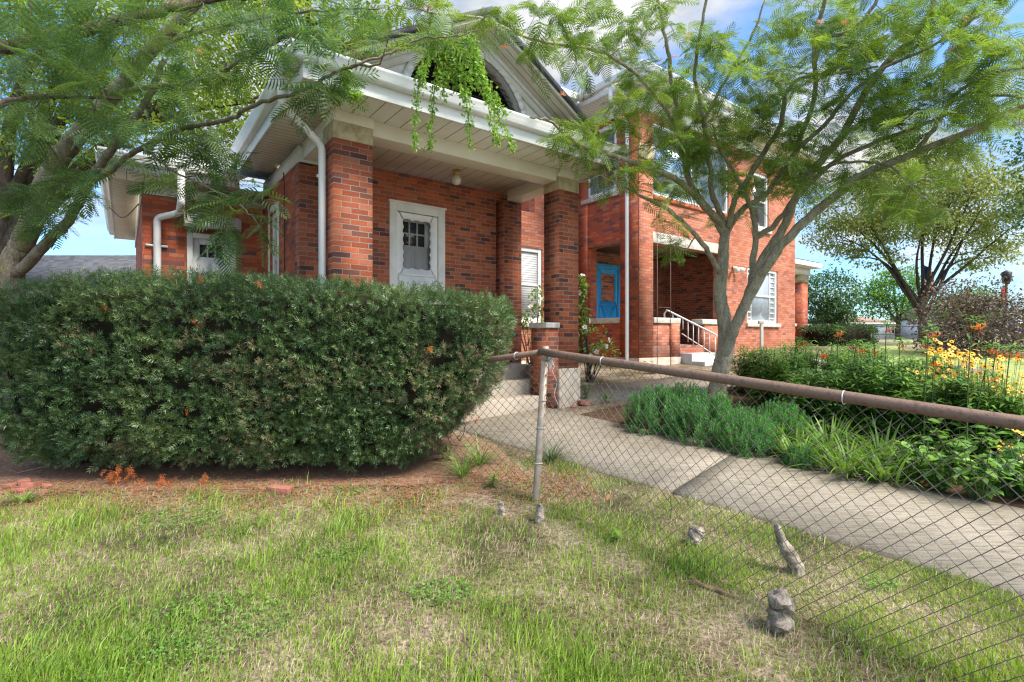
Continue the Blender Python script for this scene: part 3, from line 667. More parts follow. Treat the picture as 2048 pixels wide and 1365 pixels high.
# --- left wing
wall('wing_wall', 'u', 3.3, 3.5, -1.54, 0.2, -.2, 3.45, [(-1.02, -.40, .5, 2.80)], M['brick_red'])
wall('wing_wall', 'v', -1.54, -1.34, 3.5, 8.2, -.2, 3.45, [], M['brick_red'])
hbox('frieze', M['white_old'], (-1.52, 3.278, 3.27, -.002, 3.298, 3.42), (-1.56, 3.31, 3.2, -1.542, 8.2, 3.42))
hbox('soffit', M['soffit_u'], (-1.89, 2.8, 3.42, -.42, 3.3, 3.44), (-.42, 2.9, 3.42, .0, 3.3, 3.44))
hbox('soffit', M['soffit_v'], (-1.89, 3.3, 3.42, -1.54, 8.6, 3.44))
hbox('fascia', M['white'], (-1.91, 2.778, 3.41, -.43, 2.80, 3.53)); hbox('fascia', M['white'], (-1.912, 2.801, 3.41, -1.89, 8.6, 3.53))
MB().prism([(2.776 - d, 3.50 + h) for d, h in GP], 'x', -2.0, -.44).build('gutter', M['white'], house)
MB().prism([(-1.914 - d, 3.50 + h) for d, h in GP], 'y', 2.76, 8.65).build('gutter', M['white'], house)
mb = MB()
RZ = 4.75
mb.add([(-2.0, 2.68, 3.56), (.9, 2.68, 3.56), (.9, 5.7, RZ), (.6, 5.7, RZ), (.6, 6.2, RZ), (-2.0, 8.7, 3.56)], [(0, 1, 2, 3), (0, 3, 4, 5)])
mb.build('wing_roof', M['shingle_grey'], house)
spout([(-1.13, 2.74, 3.55), (-1.13, 2.74, 3.08), (-1.13, 3.0, 3.0), (-1.37, 3.25, 2.95), (-1.37, 3.25, .1)], .075)
hbox('strap', M['white'], (-1.50, 3.265, 2.55, -1.25, 3.295, 2.58))
fr = hbox('door_frame', M['white_old'], (-1.02, 3.27, .5, -.95, 3.4, 2.80), (-.47, 3.27, .5, -.40, 3.4, 2.80), (-.95, 3.27, 2.73, -.47, 3.4, 2.80), bevel=.004)
dr = hbox('door', M['white'], (-.95, 3.33, .5, -.86, 3.37, 2.73), (-.56, 3.33, .5, -.47, 3.37, 2.73), (-.86, 3.33, 2.65, -.56, 3.37, 2.73), (-.86, 3.345, .5, -.56, 3.37, 2.47), (-.83, 3.33, 1.7, -.72, 3.344, 2.38), (-.70, 3.33, 1.7, -.59, 3.344, 2.38))
hbox('pane', M['glass'], (-.86, 3.35, 2.47, -.56, 3.355, 2.65), parent=dr)
hbox('muntin', M['white'], (-.77, 3.335, 2.47, -.75, 3.349, 2.65), (-.67, 3.335, 2.47, -.65, 3.349, 2.65), parent=dr)
mb = MB().prism([(3.297, 2.90), (3.05, 2.84), (3.04, 2.90), (3.1, 3.05), (3.297, 3.08)], 'x', -1.07, -.36); aw = mb.build('door_hood', M['stone'], house)
MB().prism([(3.29, 2.885), (3.07, 2.825), (3.07, 2.838), (3.29, 2.897)], 'x', -1.05, -.38).build('rotten_board', M['wood'], aw)
# --- main house wall between porch and right wing
US = 5.4                                     # left end of the upper storey
UW, VW = 6.737, 1.546
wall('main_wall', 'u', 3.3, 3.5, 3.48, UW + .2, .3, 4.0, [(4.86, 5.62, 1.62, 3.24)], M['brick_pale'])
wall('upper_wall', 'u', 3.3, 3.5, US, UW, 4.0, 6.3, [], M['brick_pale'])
wall('upper_wall', 'v', US, US + .2, 3.5, 9.0, 3.6, 6.3, [], M['brick_red'])
window('u', 3.3, 4.86, 5.62, 1.62, 3.24, -1, .09, blind=True)
# --- right wing
GZW = .35
wall('wing_wall', 'v', UW, UW + .2, VW + .2, 3.3, GZW, 6.3, [(2.03, 2.93, 1.62, 3.33), (2.15, 3.10, 4.44, 5.95)], M['brick_red'])
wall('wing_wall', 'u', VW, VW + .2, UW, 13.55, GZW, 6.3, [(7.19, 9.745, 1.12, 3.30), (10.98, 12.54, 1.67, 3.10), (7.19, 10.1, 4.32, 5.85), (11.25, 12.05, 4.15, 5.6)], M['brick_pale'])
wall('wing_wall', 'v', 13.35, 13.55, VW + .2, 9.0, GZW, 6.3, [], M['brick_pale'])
hbox('foundation', M['found'], (UW - .03, VW - .03, .2, 8.05, VW - .002, .87), (UW - .03, VW - .002, .2, UW - .002, 3.3, .87), (9.0, VW - .03, .2, 13.57, VW - .002, .87), bevel=.01)
hbox('foundation', M['found'], (3.5, 3.27, .2, UW - .035, 3.298, .80))
# corner brick piers stand a little proud
hbox('corner_pier', M['brick_red'], (UW - .025, VW + .005, .872, UW - .001, 2.03, 6.0)); hbox('corner_pier', M['brick_red'], (UW - .025, 3.0, .872, UW - .001, 3.297, 6.0))
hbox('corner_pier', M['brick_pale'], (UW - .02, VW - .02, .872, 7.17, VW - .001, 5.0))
hbox('pier_cap', M['stone_tan'], (UW - .04, VW - .04, 5.0, 7.19, VW - .002, 5.3), bevel=.01)
hbox('lintel', M['stone'], (7.10, VW - .015, 3.30, 9.86, VW - .001, 3.53), bevel=.006)
hbox('lintel', M['wood'], (UW - .012, 1.99, 3.30, UW - .002, 2.97, 3.34))
# recessed porch
hbox('recess_floor', M['paint_step'], (UW + .2, VW, .8, 10.4, 3.6, 1.12)); hbox('recess_ceiling', M['wood'], (UW + .2, VW + .2, 3.42, 10.4, 3.6, 3.46))
wall('recess_wall', 'u', 3.6, 3.8, UW + .2, 10.4, .9, 3.42, [], M['brick']); wall('recess_wall', 'v', 10.4, 10.6, VW + .2, 3.8, .9, 3.42, [], M['brick'])
door(7.66, 8.38, 1.12, 3.02, 3.58, M['blue'], M['blue'], .075, inner=M['wood'], cross=True, wz=(7.78, 8.27, 2.20, 2.90))
mb = MB().box(7.40, 3.50, 2.72, 7.50, 3.58, 2.98); mb.prism([(7.37, 2.98), (7.53, 2.98), (7.45, 3.06)], 'y', 3.47, 3.59); lan = mb.build('lantern', M['iron'], house)
MB().ball((7.45, 3.53, 3.0), .045).build('bulb', M['globe'], lan, smooth=True)
# knee walls and caps
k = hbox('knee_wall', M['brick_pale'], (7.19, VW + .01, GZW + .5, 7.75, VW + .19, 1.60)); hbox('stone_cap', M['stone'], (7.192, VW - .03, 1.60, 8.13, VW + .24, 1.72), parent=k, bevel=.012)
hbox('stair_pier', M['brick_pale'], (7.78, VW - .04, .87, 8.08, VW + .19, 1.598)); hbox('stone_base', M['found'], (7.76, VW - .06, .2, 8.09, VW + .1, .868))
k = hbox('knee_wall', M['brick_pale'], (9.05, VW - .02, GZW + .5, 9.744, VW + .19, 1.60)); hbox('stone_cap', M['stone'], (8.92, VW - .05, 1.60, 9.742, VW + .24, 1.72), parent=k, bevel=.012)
k = hbox('knee_wall', M['brick_red'], (UW + .01, 2.03, GZW + .5, UW + .19, 2.93, 1.60)); hbox('stone_cap', M['stone'], (UW - .05, 2.032, 1.60, UW + .24, 2.928, 1.72), parent=k, bevel=.012)
# stair
for v0, v1, z in ((1.234, VW, .95), (.92, 1.234, .78), (.62, .92, .61)): hbox('stair_step', M['paint_step'], (8.12, v0, .3, 9.02, v1 - .002, z), bevel=.01)
rail = bpy.data.objects.new('stair_railing', None); link(rail, house)
ra, rb = np.array([8.15, 1.86, 1.90]), np.array([8.15, .70, 1.36])
mb = MB().tube([ra + [0, .10, -.22], ra + [0, .12, -.06], ra + [0, .05, .015], ra, rb, rb + [0, -.03, -.03]], .018, 8); mb.build('handrail', M['white'], rail, smooth=True)
MB().tube([ra + [0, -.35, -.52], rb + [0, 0, -.44]], .012, 6).build('bottom_rail', M['white'], rail)
for i in range(9):
    t = .10 + .9 * i / 8; p = ra + (rb - ra) * t; lo = .40 if i else .18
    MB().tube([p, p + [0, 0, -.47 if i > 2 else -.25]], .0085, 6).build('baluster', M['white'], rail)
# windows of the right wing
hb = [(1.67 + .14 * i, 12.24, 12.47) for i in range(1, 10)] + [(1.67 + .14 * i, 11.05, 11.26) for i in range(1, 10)]
window('u', VW, 10.98, 12.54, 1.67, 3.10, -1, .07, bars=hb, vbars=(11.27, 12.23), glass=mat_glass('curtained_glass', (0.32, 0.36, 0.42), .08, .6))
window('u', VW, 7.19, 10.1, 4.32, 5.85, -1, .05, glass=M['mirror'], sill=False, rail=False, vbars=(8.65,))
window('u', VW, 11.25, 12.05, 4.15, 5.6, -1, .08)
window('v', UW, 2.15, 3.10, 4.44, 5.95, -1, .09, glass=M['mirror'])
# soldier band above the upper sill, security lamp
hbox('brick_band', M['brick_red'], (7.2, VW - .02, 4.20, 10.2, VW - .002, 4.30))
sl = hbox('security_lamp', M['brass'], (10.25, VW - .05, 2.95, 10.35, VW - .002, 3.05))
for s in (-1, 1): MB().tube([(10.3 + .03 * s, VW - .05, 3.0), (10.3 + .12 * s, VW - .14, 2.97), (10.3 + .15 * s, VW - .20, 2.93)], [.02, .055, .07], 12).build('lamp_head', M['white_old'], sl)
# white frieze, soffit, eaves of upper storey
hbox('frieze', M['white'], (UW - .03, VW - .03, 6.02, 13.58, VW - .003, 6.3), (UW - .032, VW, 6.02, UW - .027, 3.29, 6.3), (US, 3.27, 6.02, UW - .03, 3.295, 6.3))
E = .5
hbox('soffit', M['soffit_v'], (US - .4, 2.8, 6.30, UW - E, 3.6, 6.32), (UW - E, VW - E, 6.30, 14.05, 9.5, 6.32), (US - .4, 3.6, 6.30, UW - E, 9.5, 6.32))
hbox('fascia', M['white'], (US - .42, 2.778, 6.29, UW - E - .022, 2.80, 6.46), (UW - E - .022, VW - E - .022, 6.29, UW - E, 2.80, 6.46), (UW - E, VW - E - .022, 6.29, 14.07, VW - E, 6.46), (14.05, VW - E, 6.29, 14.07, 9.5, 6.46))
MB().prism([(2.776 - d, 6.43 + h) for d, h in GP], 'x', US - .5, UW - E - .10).build('gutter', M['white'], house)
MB().prism([(UW - E - .024 - d, 6.43 + h) for d, h in GP], 'y', VW - E - .1, 2.74).build('gutter', M['white'], house)
MB().prism([(VW - E - .024 - d, 6.43 + h) for d, h in GP], 'x', UW - E - .1, 14.15).build('gutter', M['white'], house)
mb = MB(); z0, z1 = 6.50, 7.5
mb.add([(UW - E, VW - E, z0), (14.05, VW - E, z0), (14.05, 9.5, z0), (US - .4, 9.5, z0), (US - .4, 2.8, z0), (UW - E, 2.8, z0), (9.6, 5.0, z1), (10.4, 5.0, z1)],
       [(0, 1, 7, 6), (1, 2, 7), (2, 3, 6, 7), (3, 4, 6), (4, 5, 6), (5, 0, 6)])
mb.build('upper_roof', M['shingle_dark'], house)
spout([(UW - .52, 1.85, 6.43), (UW - .52, 1.85, 6.15), (UW - .07, 1.80, 5.75), (UW - .07, 1.80, .72), (UW - .2, 1.72, .66)], .07)
# --- side porch on the far right
an = hbox('side_porch', M['cream'], (13.56, 1.9, 3.22, 15.35, 4.2, 3.42)); hbox('side_porch_roof', M['shingle_dark'], (13.56, 1.65, 3.56, 15.42, 4.4, 3.60), parent=an)
hbox('side_porch_eave', M['white'], (13.56, 1.6, 3.42, 15.45, 4.45, 3.56), parent=an, bevel=.01)
p = hbox('pillar', M['brick_red'], (14.85, 1.95, .5, 15.28, 2.4, 2.98)); hbox('stone_cap', M['stone_tan'], (14.83, 1.93, 2.98, 15.30, 2.42, 3.218), parent=p)
k = hbox('knee_wall', M['brick_red'], (13.56, 2.1, .5, 14.84, 2.3, 1.62)); hbox('stone_cap', M['stone'], (13.56, 2.06, 1.62, 14.84, 2.34, 1.72), parent=k)
# thin black cable down the side wall
mb = MB().tube([(-.035, 1.95, 3.50), (-.03, 1.95, 3.40), (-.02, 1.96, 2.5), (-.02, 1.95, .6)], .007, 6).build('cable', M['iron'], house)
mb = MB().tube(smooth_path([(-1.93, 5.2, 3.40), (-1.75, 4.6, 3.15), (-1.56, 3.9, 3.25)], 6), .008, 6).build('cable', M['iron'], house)
# ================================================================== HEDGE
hedge = thing('yew_hedge', 'big clipped dark green yew hedge in front of the brick porch', 'hedge', (-2.45, 5.1, 0))
HA, HB = 2.42, 0.78
def hedge_surf(th, h):
    """th angle in plan, h height 0..1 -> local x,y,z"""
    c, s = np.cos(th), np.sin(th)
    e = 2 / 4.2
    prof = np.interp(h, [0, .10, .25, .45, .75, .92, 1.0], [.74, .84, .93, .975, 1.0, .99, .93])
    x = HA * np.sign(c) * np.abs(c) ** e; y = HB * np.sign(s) * np.abs(s) ** (e * 1.15)
    rp = np.interp(h, [0, .15, .35, .6, 1.0], [.70, .79, .90, .975, 1.0]); x = np.where(x > 0, x * (1 - (1 - rp) * np.clip(x / 2.4, 0, 1)), x)
    inset = (1 - prof)
    x = x - np.sign(x) * np.abs(x) / HA * inset * 1.15; y = y - np.sign(y) * np.abs(y) / HB * inset * .95
    top = 1.82 - .17 * np.clip((x + .2) / 2.4, 0, 1) ** 1.5 - .15 * np.clip((-x - .6) / 1.8, 0, 1) ** 1.5
    bot = .17
    z = bot + (top - bot) * h
    return np.stack([x, y, z], -1)
def bump3(p, s=3.0):
    return (np.sin(p[:, 0] * s * 1.7 + 1.3 * np.sin(p[:, 2] * s)) + np.sin(p[:, 2] * s * 2.1 + p[:, 0]) + np.sin(p[:, 1] * s * 1.9 + 2 * p[:, 0])) / 3
# yew sprig: needles around a short twig
def sprig_tpl(n=15, L=.055, nl=.026, w=.0042):
    V = []; Fc = []
    for i in range(n):
        t = i / (n - 1); b = np.array([L * (.15 + .85 * t), 0, 0])
        ph = i * 2.4 + rng.normal(0, .3); lean = 1.25 - .75 * t
        d = np.array([math.cos(lean), math.sin(lean) * math.cos(ph) * 1.2, math.sin(lean) * math.sin(ph) * .75]); d /= np.linalg.norm(d)
        s = np.cross(d, [0, 0, 1]); s /= np.linalg.norm(s) + 1e-9
        l = nl * (.8 + .4 * rng.random()); k = len(V)
        V += [b, b + d * l * .45 + s * w / 2, b + d * l, b + d * l * .45 - s * w / 2]; Fc.append([k, k + 1, k + 2, k + 3])
    return np.array(V), np.array(Fc)
def make_sprigs(N, thr, hr, spread, holes=True):
    th = rng.uniform(*thr, N); h = rng.uniform(*hr, N)
    p = hedge_surf(th, h)
    e = 1e-3
    du = hedge_surf(th + e, h) - p; dv = hedge_surf(th, np.clip(h + e, 0, 1.01)) - p
    n = np.cross(du, dv); n /= np.linalg.norm(n, axis=1, keepdims=True) + 1e-9
    return p, n
PT, PN = [], []
# uniform sampling over the surface by rejection on local area
tg = np.linspace(0, 1, 600); tg = tg ** 4 / (tg ** 4 + (1 - tg) ** 4); tg = np.concatenate([-math.pi + k * math.pi / 2 + tg[:-1] * math.pi / 2 for k in range(4)])
pg = hedge_surf(tg, np.full(len(tg), .7)); al = np.concatenate([[0], np.cumsum(np.linalg.norm(np.diff(pg, axis=0), axis=1))])
NS = 34000
sa = rng.uniform(0, al[-1], NS); th = np.interp(sa, al, tg); h = rng.uniform(0, 1, NS); e = 1e-3
pa, pb = hedge_surf(np.interp(np.clip(sa - .02, 0, al[-1]), al, tg), h), hedge_surf(np.interp(np.clip(sa + .02, 0, al[-1]), al, tg), h)
p0 = hedge_surf(th, h); du = pb - pa; dv = (hedge_surf(th, np.clip(h - e, 0, 1)) - p0) / -e
nn = np.cross(du, dv); ar = np.linalg.norm(nn, axis=1); nn /= ar[:, None] + 1e-9
front = (nn @ np.array([0, -1, 0]) > -.35)
keep = front
p0, nn, hh = p0[keep], nn[keep], h[keep]
# top cover
NT = 3200
tx = rng.uniform(-HA, HA, NT); ty = rng.uniform(-HB, HB, NT)
ok = (np.abs(tx / HA) ** 4 + np.abs(ty / HB) ** 4) < .95; tx, ty = tx[ok], ty[ok]
tz = 1.82 - .17 * np.clip((tx + .2) / 2.4, 0, 1) ** 1.5 - .15 * np.clip((-tx - .6) / 1.8, 0, 1) ** 1.5
p1 = np.stack([tx, ty, tz], -1); n1 = np.tile([0, 0, 1.0], (len(tx), 1))
pos = np.concatenate([p0, p1]); nor = np.concatenate([nn, n1]); hall = np.concatenate([hh, np.ones(len(tx))])
hole = bump3(pos, 4.2) + .35 * bump3(pos * 1.0 + 5, 9.0)
keep = (hole > -1.02) & (bump3(pos + 7, 12.0) + .3 * bump3(pos, 23.0) > -.60 - .3 * (hall > .8)) & (rng.random(len(pos)) < .9); pos, nor, hall = pos[keep], nor[keep], hall[keep]
lump = bump3(pos + 3, 5.0)
pos = pos + nor * (lump[:, None] * .035 + rng.uniform(-.10, .025, (len(pos), 1)))
d = nor * rng.uniform(.25, 1.0, (len(pos), 1)) + rdir(len(pos)) * .55 + np.array([0, 0, .38]); up = nor * .6 + np.array([0, 0, .5]) + rdir(len(pos)) * .4
parts = []; tan_parts = []
tans = (bump3(pos + 11, 3.1) > .22) & (hall < .85) & (rng.random(len(pos)) < .3) | ((pos[:, 0] > 1.55) & (hall < .72) & (rng.random(len(pos)) < .33))
for q in range(5):
    tv, tf = sprig_tpl(13 + q, L=.045, nl=.029, w=.0044)
    for msk, lst in ((~tans, parts), (tans, tan_parts)):
        s = (np.arange(len(pos)) % 5 == q) & msk
        lst.append(place(tv, tf, pos[s], d[s], up[s], rng.uniform(.85, 1.5, s.sum())))
V, Fc = cat(parts); mk('foliage', V, Fc, M['yew'], hedge, uv=False)
V, Fc = cat(tan_parts); mk('faded_foliage', V, Fc, M['yew_tan'], hedge, uv=False)
# solid inner shell, near black so the depth shade is in its colour
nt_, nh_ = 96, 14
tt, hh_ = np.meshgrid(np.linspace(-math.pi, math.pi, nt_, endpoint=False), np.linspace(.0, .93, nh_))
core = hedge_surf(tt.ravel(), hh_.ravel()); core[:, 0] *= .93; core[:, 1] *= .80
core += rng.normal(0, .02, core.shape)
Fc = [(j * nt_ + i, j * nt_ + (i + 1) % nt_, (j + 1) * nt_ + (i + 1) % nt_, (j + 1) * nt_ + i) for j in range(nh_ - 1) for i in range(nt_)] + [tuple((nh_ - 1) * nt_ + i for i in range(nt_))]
mk('shade_core', core, Fc, M['yew_core'], hedge)
# bare twigs and stems near the ground
mb = MB()
for i in range(46):
    x = rng.uniform(-2.2, 2.0); y = rng.uniform(-.62, -.3); z = rng.uniform(.1, .4) if i < 34 else rng.uniform(.4, .8)
    p = [np.array([x, y + .25, z + .1])]
    dd = np.array([rng.normal(0, .5), -1, rng.normal(-.35, .5)]); 
    for k in range(5): p.append(p[-1] + dd / np.linalg.norm(dd) * .09); dd = dd + rng.normal(0, .45, 3) + [0, 0, .06]
    mb.tube(p, np.linspace(.0055, .002, 6), 4, False)
for i in range(7):
    x = -2.0 + i * .5 + rng.uniform(-.1, .1); y = rng.uniform(-.3, .2)
    mb.tube(smooth_path([(x, y, 0.0), (x + rng.normal(0, .08), y, .3), (x + rng.normal(0, .12), y + rng.normal(0, .1), .8)], 3), .022, 6, False)
mb.build('stem', M['bark_twig'], hedge)
# orange dead sprays
dp = []
for (px, py) in [(330, 945), (345, 950), (300, 965), (318, 972), (405, 965), (398, 980), (372, 965), (285, 950), (262, 928), (240, 926), (410, 945), (230, 934), (410, 552), (390, 640), (945, 832), (958, 818), (935, 828), (210, 610), (860, 690), (515, 560), (380, 810)]:
    c = P(px, py, 4.47 if py > 900 else (4.62 if px > 900 else 4.36)) - np.array([-2.45, 5.1, 0])
    k = 10 if py > 900 else 2
    for j in range(k): dp.append(c + np.array([rng.normal(0, .012), rng.normal(-.03, .02), -.013 * j + rng.normal(0, .012)]))
dp = np.array(dp); tv, tf = sprig_tpl(18, .06)
dd = rdir(len(dp)) * .6 + np.array([.1, -.2, -.9])
V, Fc = place(tv, tf, dp, dd, rdir(len(dp)), rng.uniform(.8, 1.2, len(dp))); mk('dead_spray', V, Fc, M['yew_dead'], hedge, uv=False)
# ================================================================== CHAIN LINK FENCE
fence = thing('chain_link_fence', 'rusty chain link fence with a leaning galvanised post beside the concrete walk', 'fence', (0, 0, 0))
A0, DIRF = np.array([.245, 4.13]), np.array([.66, -.751]); DIRL = np.array([-.66, .751])
def fr_top(t):                      # along the right run
    p = A0 + DIRF * t; return np.array([p[0], p[1], 1.182 - .083 * t])
base = G(1072, 1002); top = np.array([.268, 4.13, 1.215])
MB().tube([base - [0.02, 0, .25], base, top], [.03, .03, .029], 14).build('post', M['galv'], fence, smooth=False)
MB().tube([top + [0, 0, -.10], top + [0, 0, -.02]], .035, 14).tube([top + [0, 0, -.02], top + [0, 0, .012]], [.036, .026], 14).build('post_cap', M['galv'], fence)
lt = [top + [0, 0, -.03], P(985, 719, 4.56), P(900, 748, 4.95), P(800, 775, 5.4)]
MB().tube([fr_top(t) + [0, 0, .0] for t in np.linspace(-.03, 4.4, 16)], .030, 12).build('top_rail', M['rust'], fence)
MB().tube(lt, .0255, 12).build('top_rail', M['rust'], fence)
def mesh_run(topf, length, name, lean=0.0, zdir=1):
    d_ = .039; nw = int(length / d_); mb = MB()
    for i in range(nw):
        t0 = i * d_; tp = topf(t0 + d_ / 2)
        nz = int((tp[2] - float(gz(tp[0], tp[1])) + .02) / d_)
        pts = []
        for k in range(nz + 1):
            t = t0 + (d_ if (k + i) % 2 else 0) * 1.0
            q = topf(t).copy(); q[2] = topf(t0)[2] + .018 - k * d_ * 1.02
            f = k / nz
            q[:2] += np.array([-.75, -.66]) * (lean * f ** 2 + .012 * math.sin(i * .21 + f * 5) * f) + np.array([-.75, -.66]) * (.0022 if (k + i) % 2 else -.0022)
            pts.append(q)
        V, Fc = tube_arr(np.array(pts), .0025, 4, False); mb.add(V, Fc)
    return mb.build(name, M['wire'], fence)
mesh_run(fr_top, 4.2, 'wire_mesh', .02)
def fl_top(t):
    p = lt[0] * (1 - t / .95) + lt[2] * (t / .95); return p
mesh_run(fl_top, .95, 'wire_mesh', .0)
def ring(c, axis, r, rw=.0022, n=16, a0=0, a1=2 * math.pi):
    axis = np.array(axis, float); axis /= np.linalg.norm(axis); a = np.cross(axis, [0, 0, 1.0]); a /= np.linalg.norm(a) + 1e-9; b = np.cross(axis, a)
    return [c + r * (math.cos(x) * a + math.sin(x) * b) for x in np.linspace(a0, a1, n)]
for (px, tY) in ((1206, None), (1688, None)):
    s = (px - CX) / F; t = (s * A0[1] - A0[0]) / (DIRF[0] - s * DIRF[1]); c = fr_top(t)
    MB().tube(ring(c + [0, 0, -.004], [DIRF[0], DIRF[1], 0], .033), .0028, 6, False).build('tie_wire', M['wire_tie'], fence)
MB().tube(ring(lt[0] * .48 + lt[1] * .52, [DIRL[0], DIRL[1], 0], .031), .0028, 6, False).build('tie_wire', M['wire_tie'], fence)
for z in (.30, .58, .80): 
    f = (z - base[2]) / (top[2] - base[2]); c = base + (top - base) * f
    MB().tube(ring(c, [0.05, 0, 1.0], .034), .003, 6, False).build('tie_wire', M['wire_tie'], fence)
mb = MB()
c = top + [.03, -.03, -.03]
for k in range(5):
    pp = [c + [rng.normal(0, .006), -.005, .02], c + [.01 + rng.normal(0, .012), -.03, -.02], c + [.02 + rng.normal(0, .02), -.03, -.08 - .02 * k], c + [rng.normal(0, .015), -.03, -.06], c + [rng.normal(.0, .01), -.02, .01]]
    mb.tube(smooth_path(pp, 5), .0022, 5, False)
mb.tube(smooth_path([c, c + [.02, -.01, -.15], c + [.06, .02, -.24], c + [.04, .02, -.34], c + [.07, .03, -.42]], 5), .0018, 5, False)
mb.build('wire_knot', M['wire_tie'], fence)
# ================================================================== TREES
def frond_tpl(pairs=10, comb=False):
    """feathery twice-divided mimosa leaf, length 1 along x"""
    V = []; Fc = []
    def quad(a, b, c, d): k = len(V); V.extend([a, b, c, d]); Fc.append([k, k + 1, k + 2, k + 3])
    def rach(t): return np.array([t, 0, -.22 * t * t])
    for i in range(3):
        t0, t1 = i / 3, (i + 1) / 3; w = .007
        quad(rach(t0) + [0, w, 0], rach(t1) + [0, w, 0], rach(t1) - [0, w, 0], rach(t0) - [0, w, 0])
    for i in range(pairs):
        t = .14 + .86 * i / (pairs - 1); L = .40 * math.sin(math.pi * (.22 + .62 * t)) * (1 if i < pairs - 1 else .85)
        an = 1.18 - .55 * t
        for s in (1, -1):
            o = rach(t); dv = np.array([math.cos(an), s * math.sin(an), .04]); nv = np.array([-math.sin(an), s * math.cos(an), 0])
            e = o + dv * L + [0, 0, -.10 * L - .22 * L * L]; m_ = o + dv * L * .55 + [0, 0, .02 * L]
            if not comb:
                w = .024
                quad(o + nv * w * .5, o - nv * w * .5, m_ - nv * w, m_ + nv * w); quad(m_ + nv * w, m_ - nv * w, e - nv * w * .4, e + nv * w * .4)
            else:
                n = 9
                for j in range(n):
                    u = (j + .6) / n; c = o * (1 - u) + e * u + [0, 0, .06 * L * math.sin(math.pi * u)]
                    for q in (1, -1):
                        l = .042 * (1 - .3 * u); d2 = dv * .55 + nv * q * .85; b = dv * L / n * .46
                        quad(c - b, c + d2 * l * .5 - b * .7, c + d2 * l, c + d2 * l * .5 + b * 1.2)
                quad(o + nv * .004, o - nv * .004, e - nv * .002, e + nv * .002)
    return np.array(V, float), np.array(Fc)
FR = [frond_tpl(10), frond_tpl(12), frond_tpl(8)]
FRC = [frond_tpl(9, True), frond_tpl(11, True)]
class Tree:
    def __init__(s, name, label, loc, bark, leafm, twig=None, group=None, frs=FR, fsize=(.2, .34)):
        s.root = thing(name, label, 'tree', loc, 0, group); s.o = np.array(loc, float); s.bark, s.leafm, s.twigm = bark, leafm, twig or M['bark_twig']
        s.nodes, s.rad = [], []; s.limbs = MB(); s.tw = MB(); s.fp, s.fd, s.fu, s.fs = [], [], [], []; s.frs = frs; s.fsize = fsize; s.ends = []
    def limb(s, pts, r0, r1, k=6, jit=.006, n=9, trunk=False):
        q = smooth_path(np.array(pts), k, jit); r = np.linspace(1, 0, len(q)) ** .9 * (r0 - r1) + r1
        if trunk: r[:3] *= np.array([1.35, 1.18, 1.06])
        (s.limbs).tube(q - s.o, r, n, True)
        for a, b in zip(q, r): s.nodes.append(a); s.rad.append(b)
        return q
    def twigs(s, targets, fr=(4, 8), droop=.12, r0=.007, spread=.9, maxlen=2.4, flat=.35, frac=.6):
        base = np.array(s.nodes); T = np.array(targets)
        D = np.linalg.norm(T[:, None] - base[None], axis=2).min(1)
        for i in np.argsort(D):
            t = T[i]; N = np.array(s.nodes); dd = np.linalg.norm(N - t, axis=1) + .02 * rng.random(len(N)); j = dd.argmin(); L = dd[j]
            if L > maxlen or L < .05: continue
            a = N[j]; mid = a * .5 + t * .5 + np.array([0, 0, .10 * L]) + rng.normal(0, .06 * L, 3)
            e = t + np.array([0, 0, -droop * L])
            q = smooth_path([a, mid, e], 4)
            s.tw.tube(q - s.o, np.linspace(max(.003, min(r0, s.rad[j] * .7)), .0018, len(q)), 4, False)
            for p in q[2::2]: s.nodes.append(p); s.rad.append(.004)
            k = rng.integers(*fr); tt = np.linspace(1 - frac, 1, k)
            td = (e - a) / (np.linalg.norm(e - a) + 1e-9); side = np.cross(td, [0, 0, 1.0]); side /= np.linalg.norm(side) + 1e-9
            for m_, u in enumerate(tt):
                x = u * (len(q) - 1); f = int(min(len(q) - 2, x)); pp = q[f] * (1 - x + f) + q[f + 1] * (x - f)
                d_ = td * rng.uniform(.2, .9) + side * spread * (1 if m_ % 2 else -1) * rng.uniform(.5, 1.1) + rng.normal(0, .25, 3) + np.array([0, 0, -.12])
                if m_ == k - 1: d_ = td + rng.normal(0, .2, 3)
                s.fp.append(pp); s.fd.append(d_); s.fu.append(np.array([0, 0, 1.0]) + rng.normal(0, flat, 3)); s.fs.append(rng.uniform(*s.fsize))
            s.ends.append(e)
    def finish(s):
        s.limbs.add(s.tw.V, s.tw.F); s.limbs.build('trunk', s.bark, s.root, smooth=True)
        if s.fp:
            p = np.array(s.fp) - s.o; d_ = np.array(s.fd); u = np.array(s.fu); sc = np.array(s.fs); pr = []
            for q, (tv, tf) in enumerate(s.frs):
                m_ = np.arange(len(p)) % len(s.frs) == q
                pr.append(place(tv, tf, p[m_], d_[m_], u[m_], sc[m_]))
            V, Fc = cat(pr); mk('crown', V, Fc, s.leafm, s.root, uv=False)
            s.nfr = len(p)
def L2(pts, Y0, Y1):
    n = len(pts); c = np.concatenate([[0], np.cumsum([math.hypot(pts[i + 1][0] - pts[i][0], pts[i + 1][1] - pts[i][1]) for i in range(n - 1)])]); c = c / c[-1]
    return [P(x, y, Y0 + (Y1 - Y0) * t) for (x, y), t in zip(pts, c)]
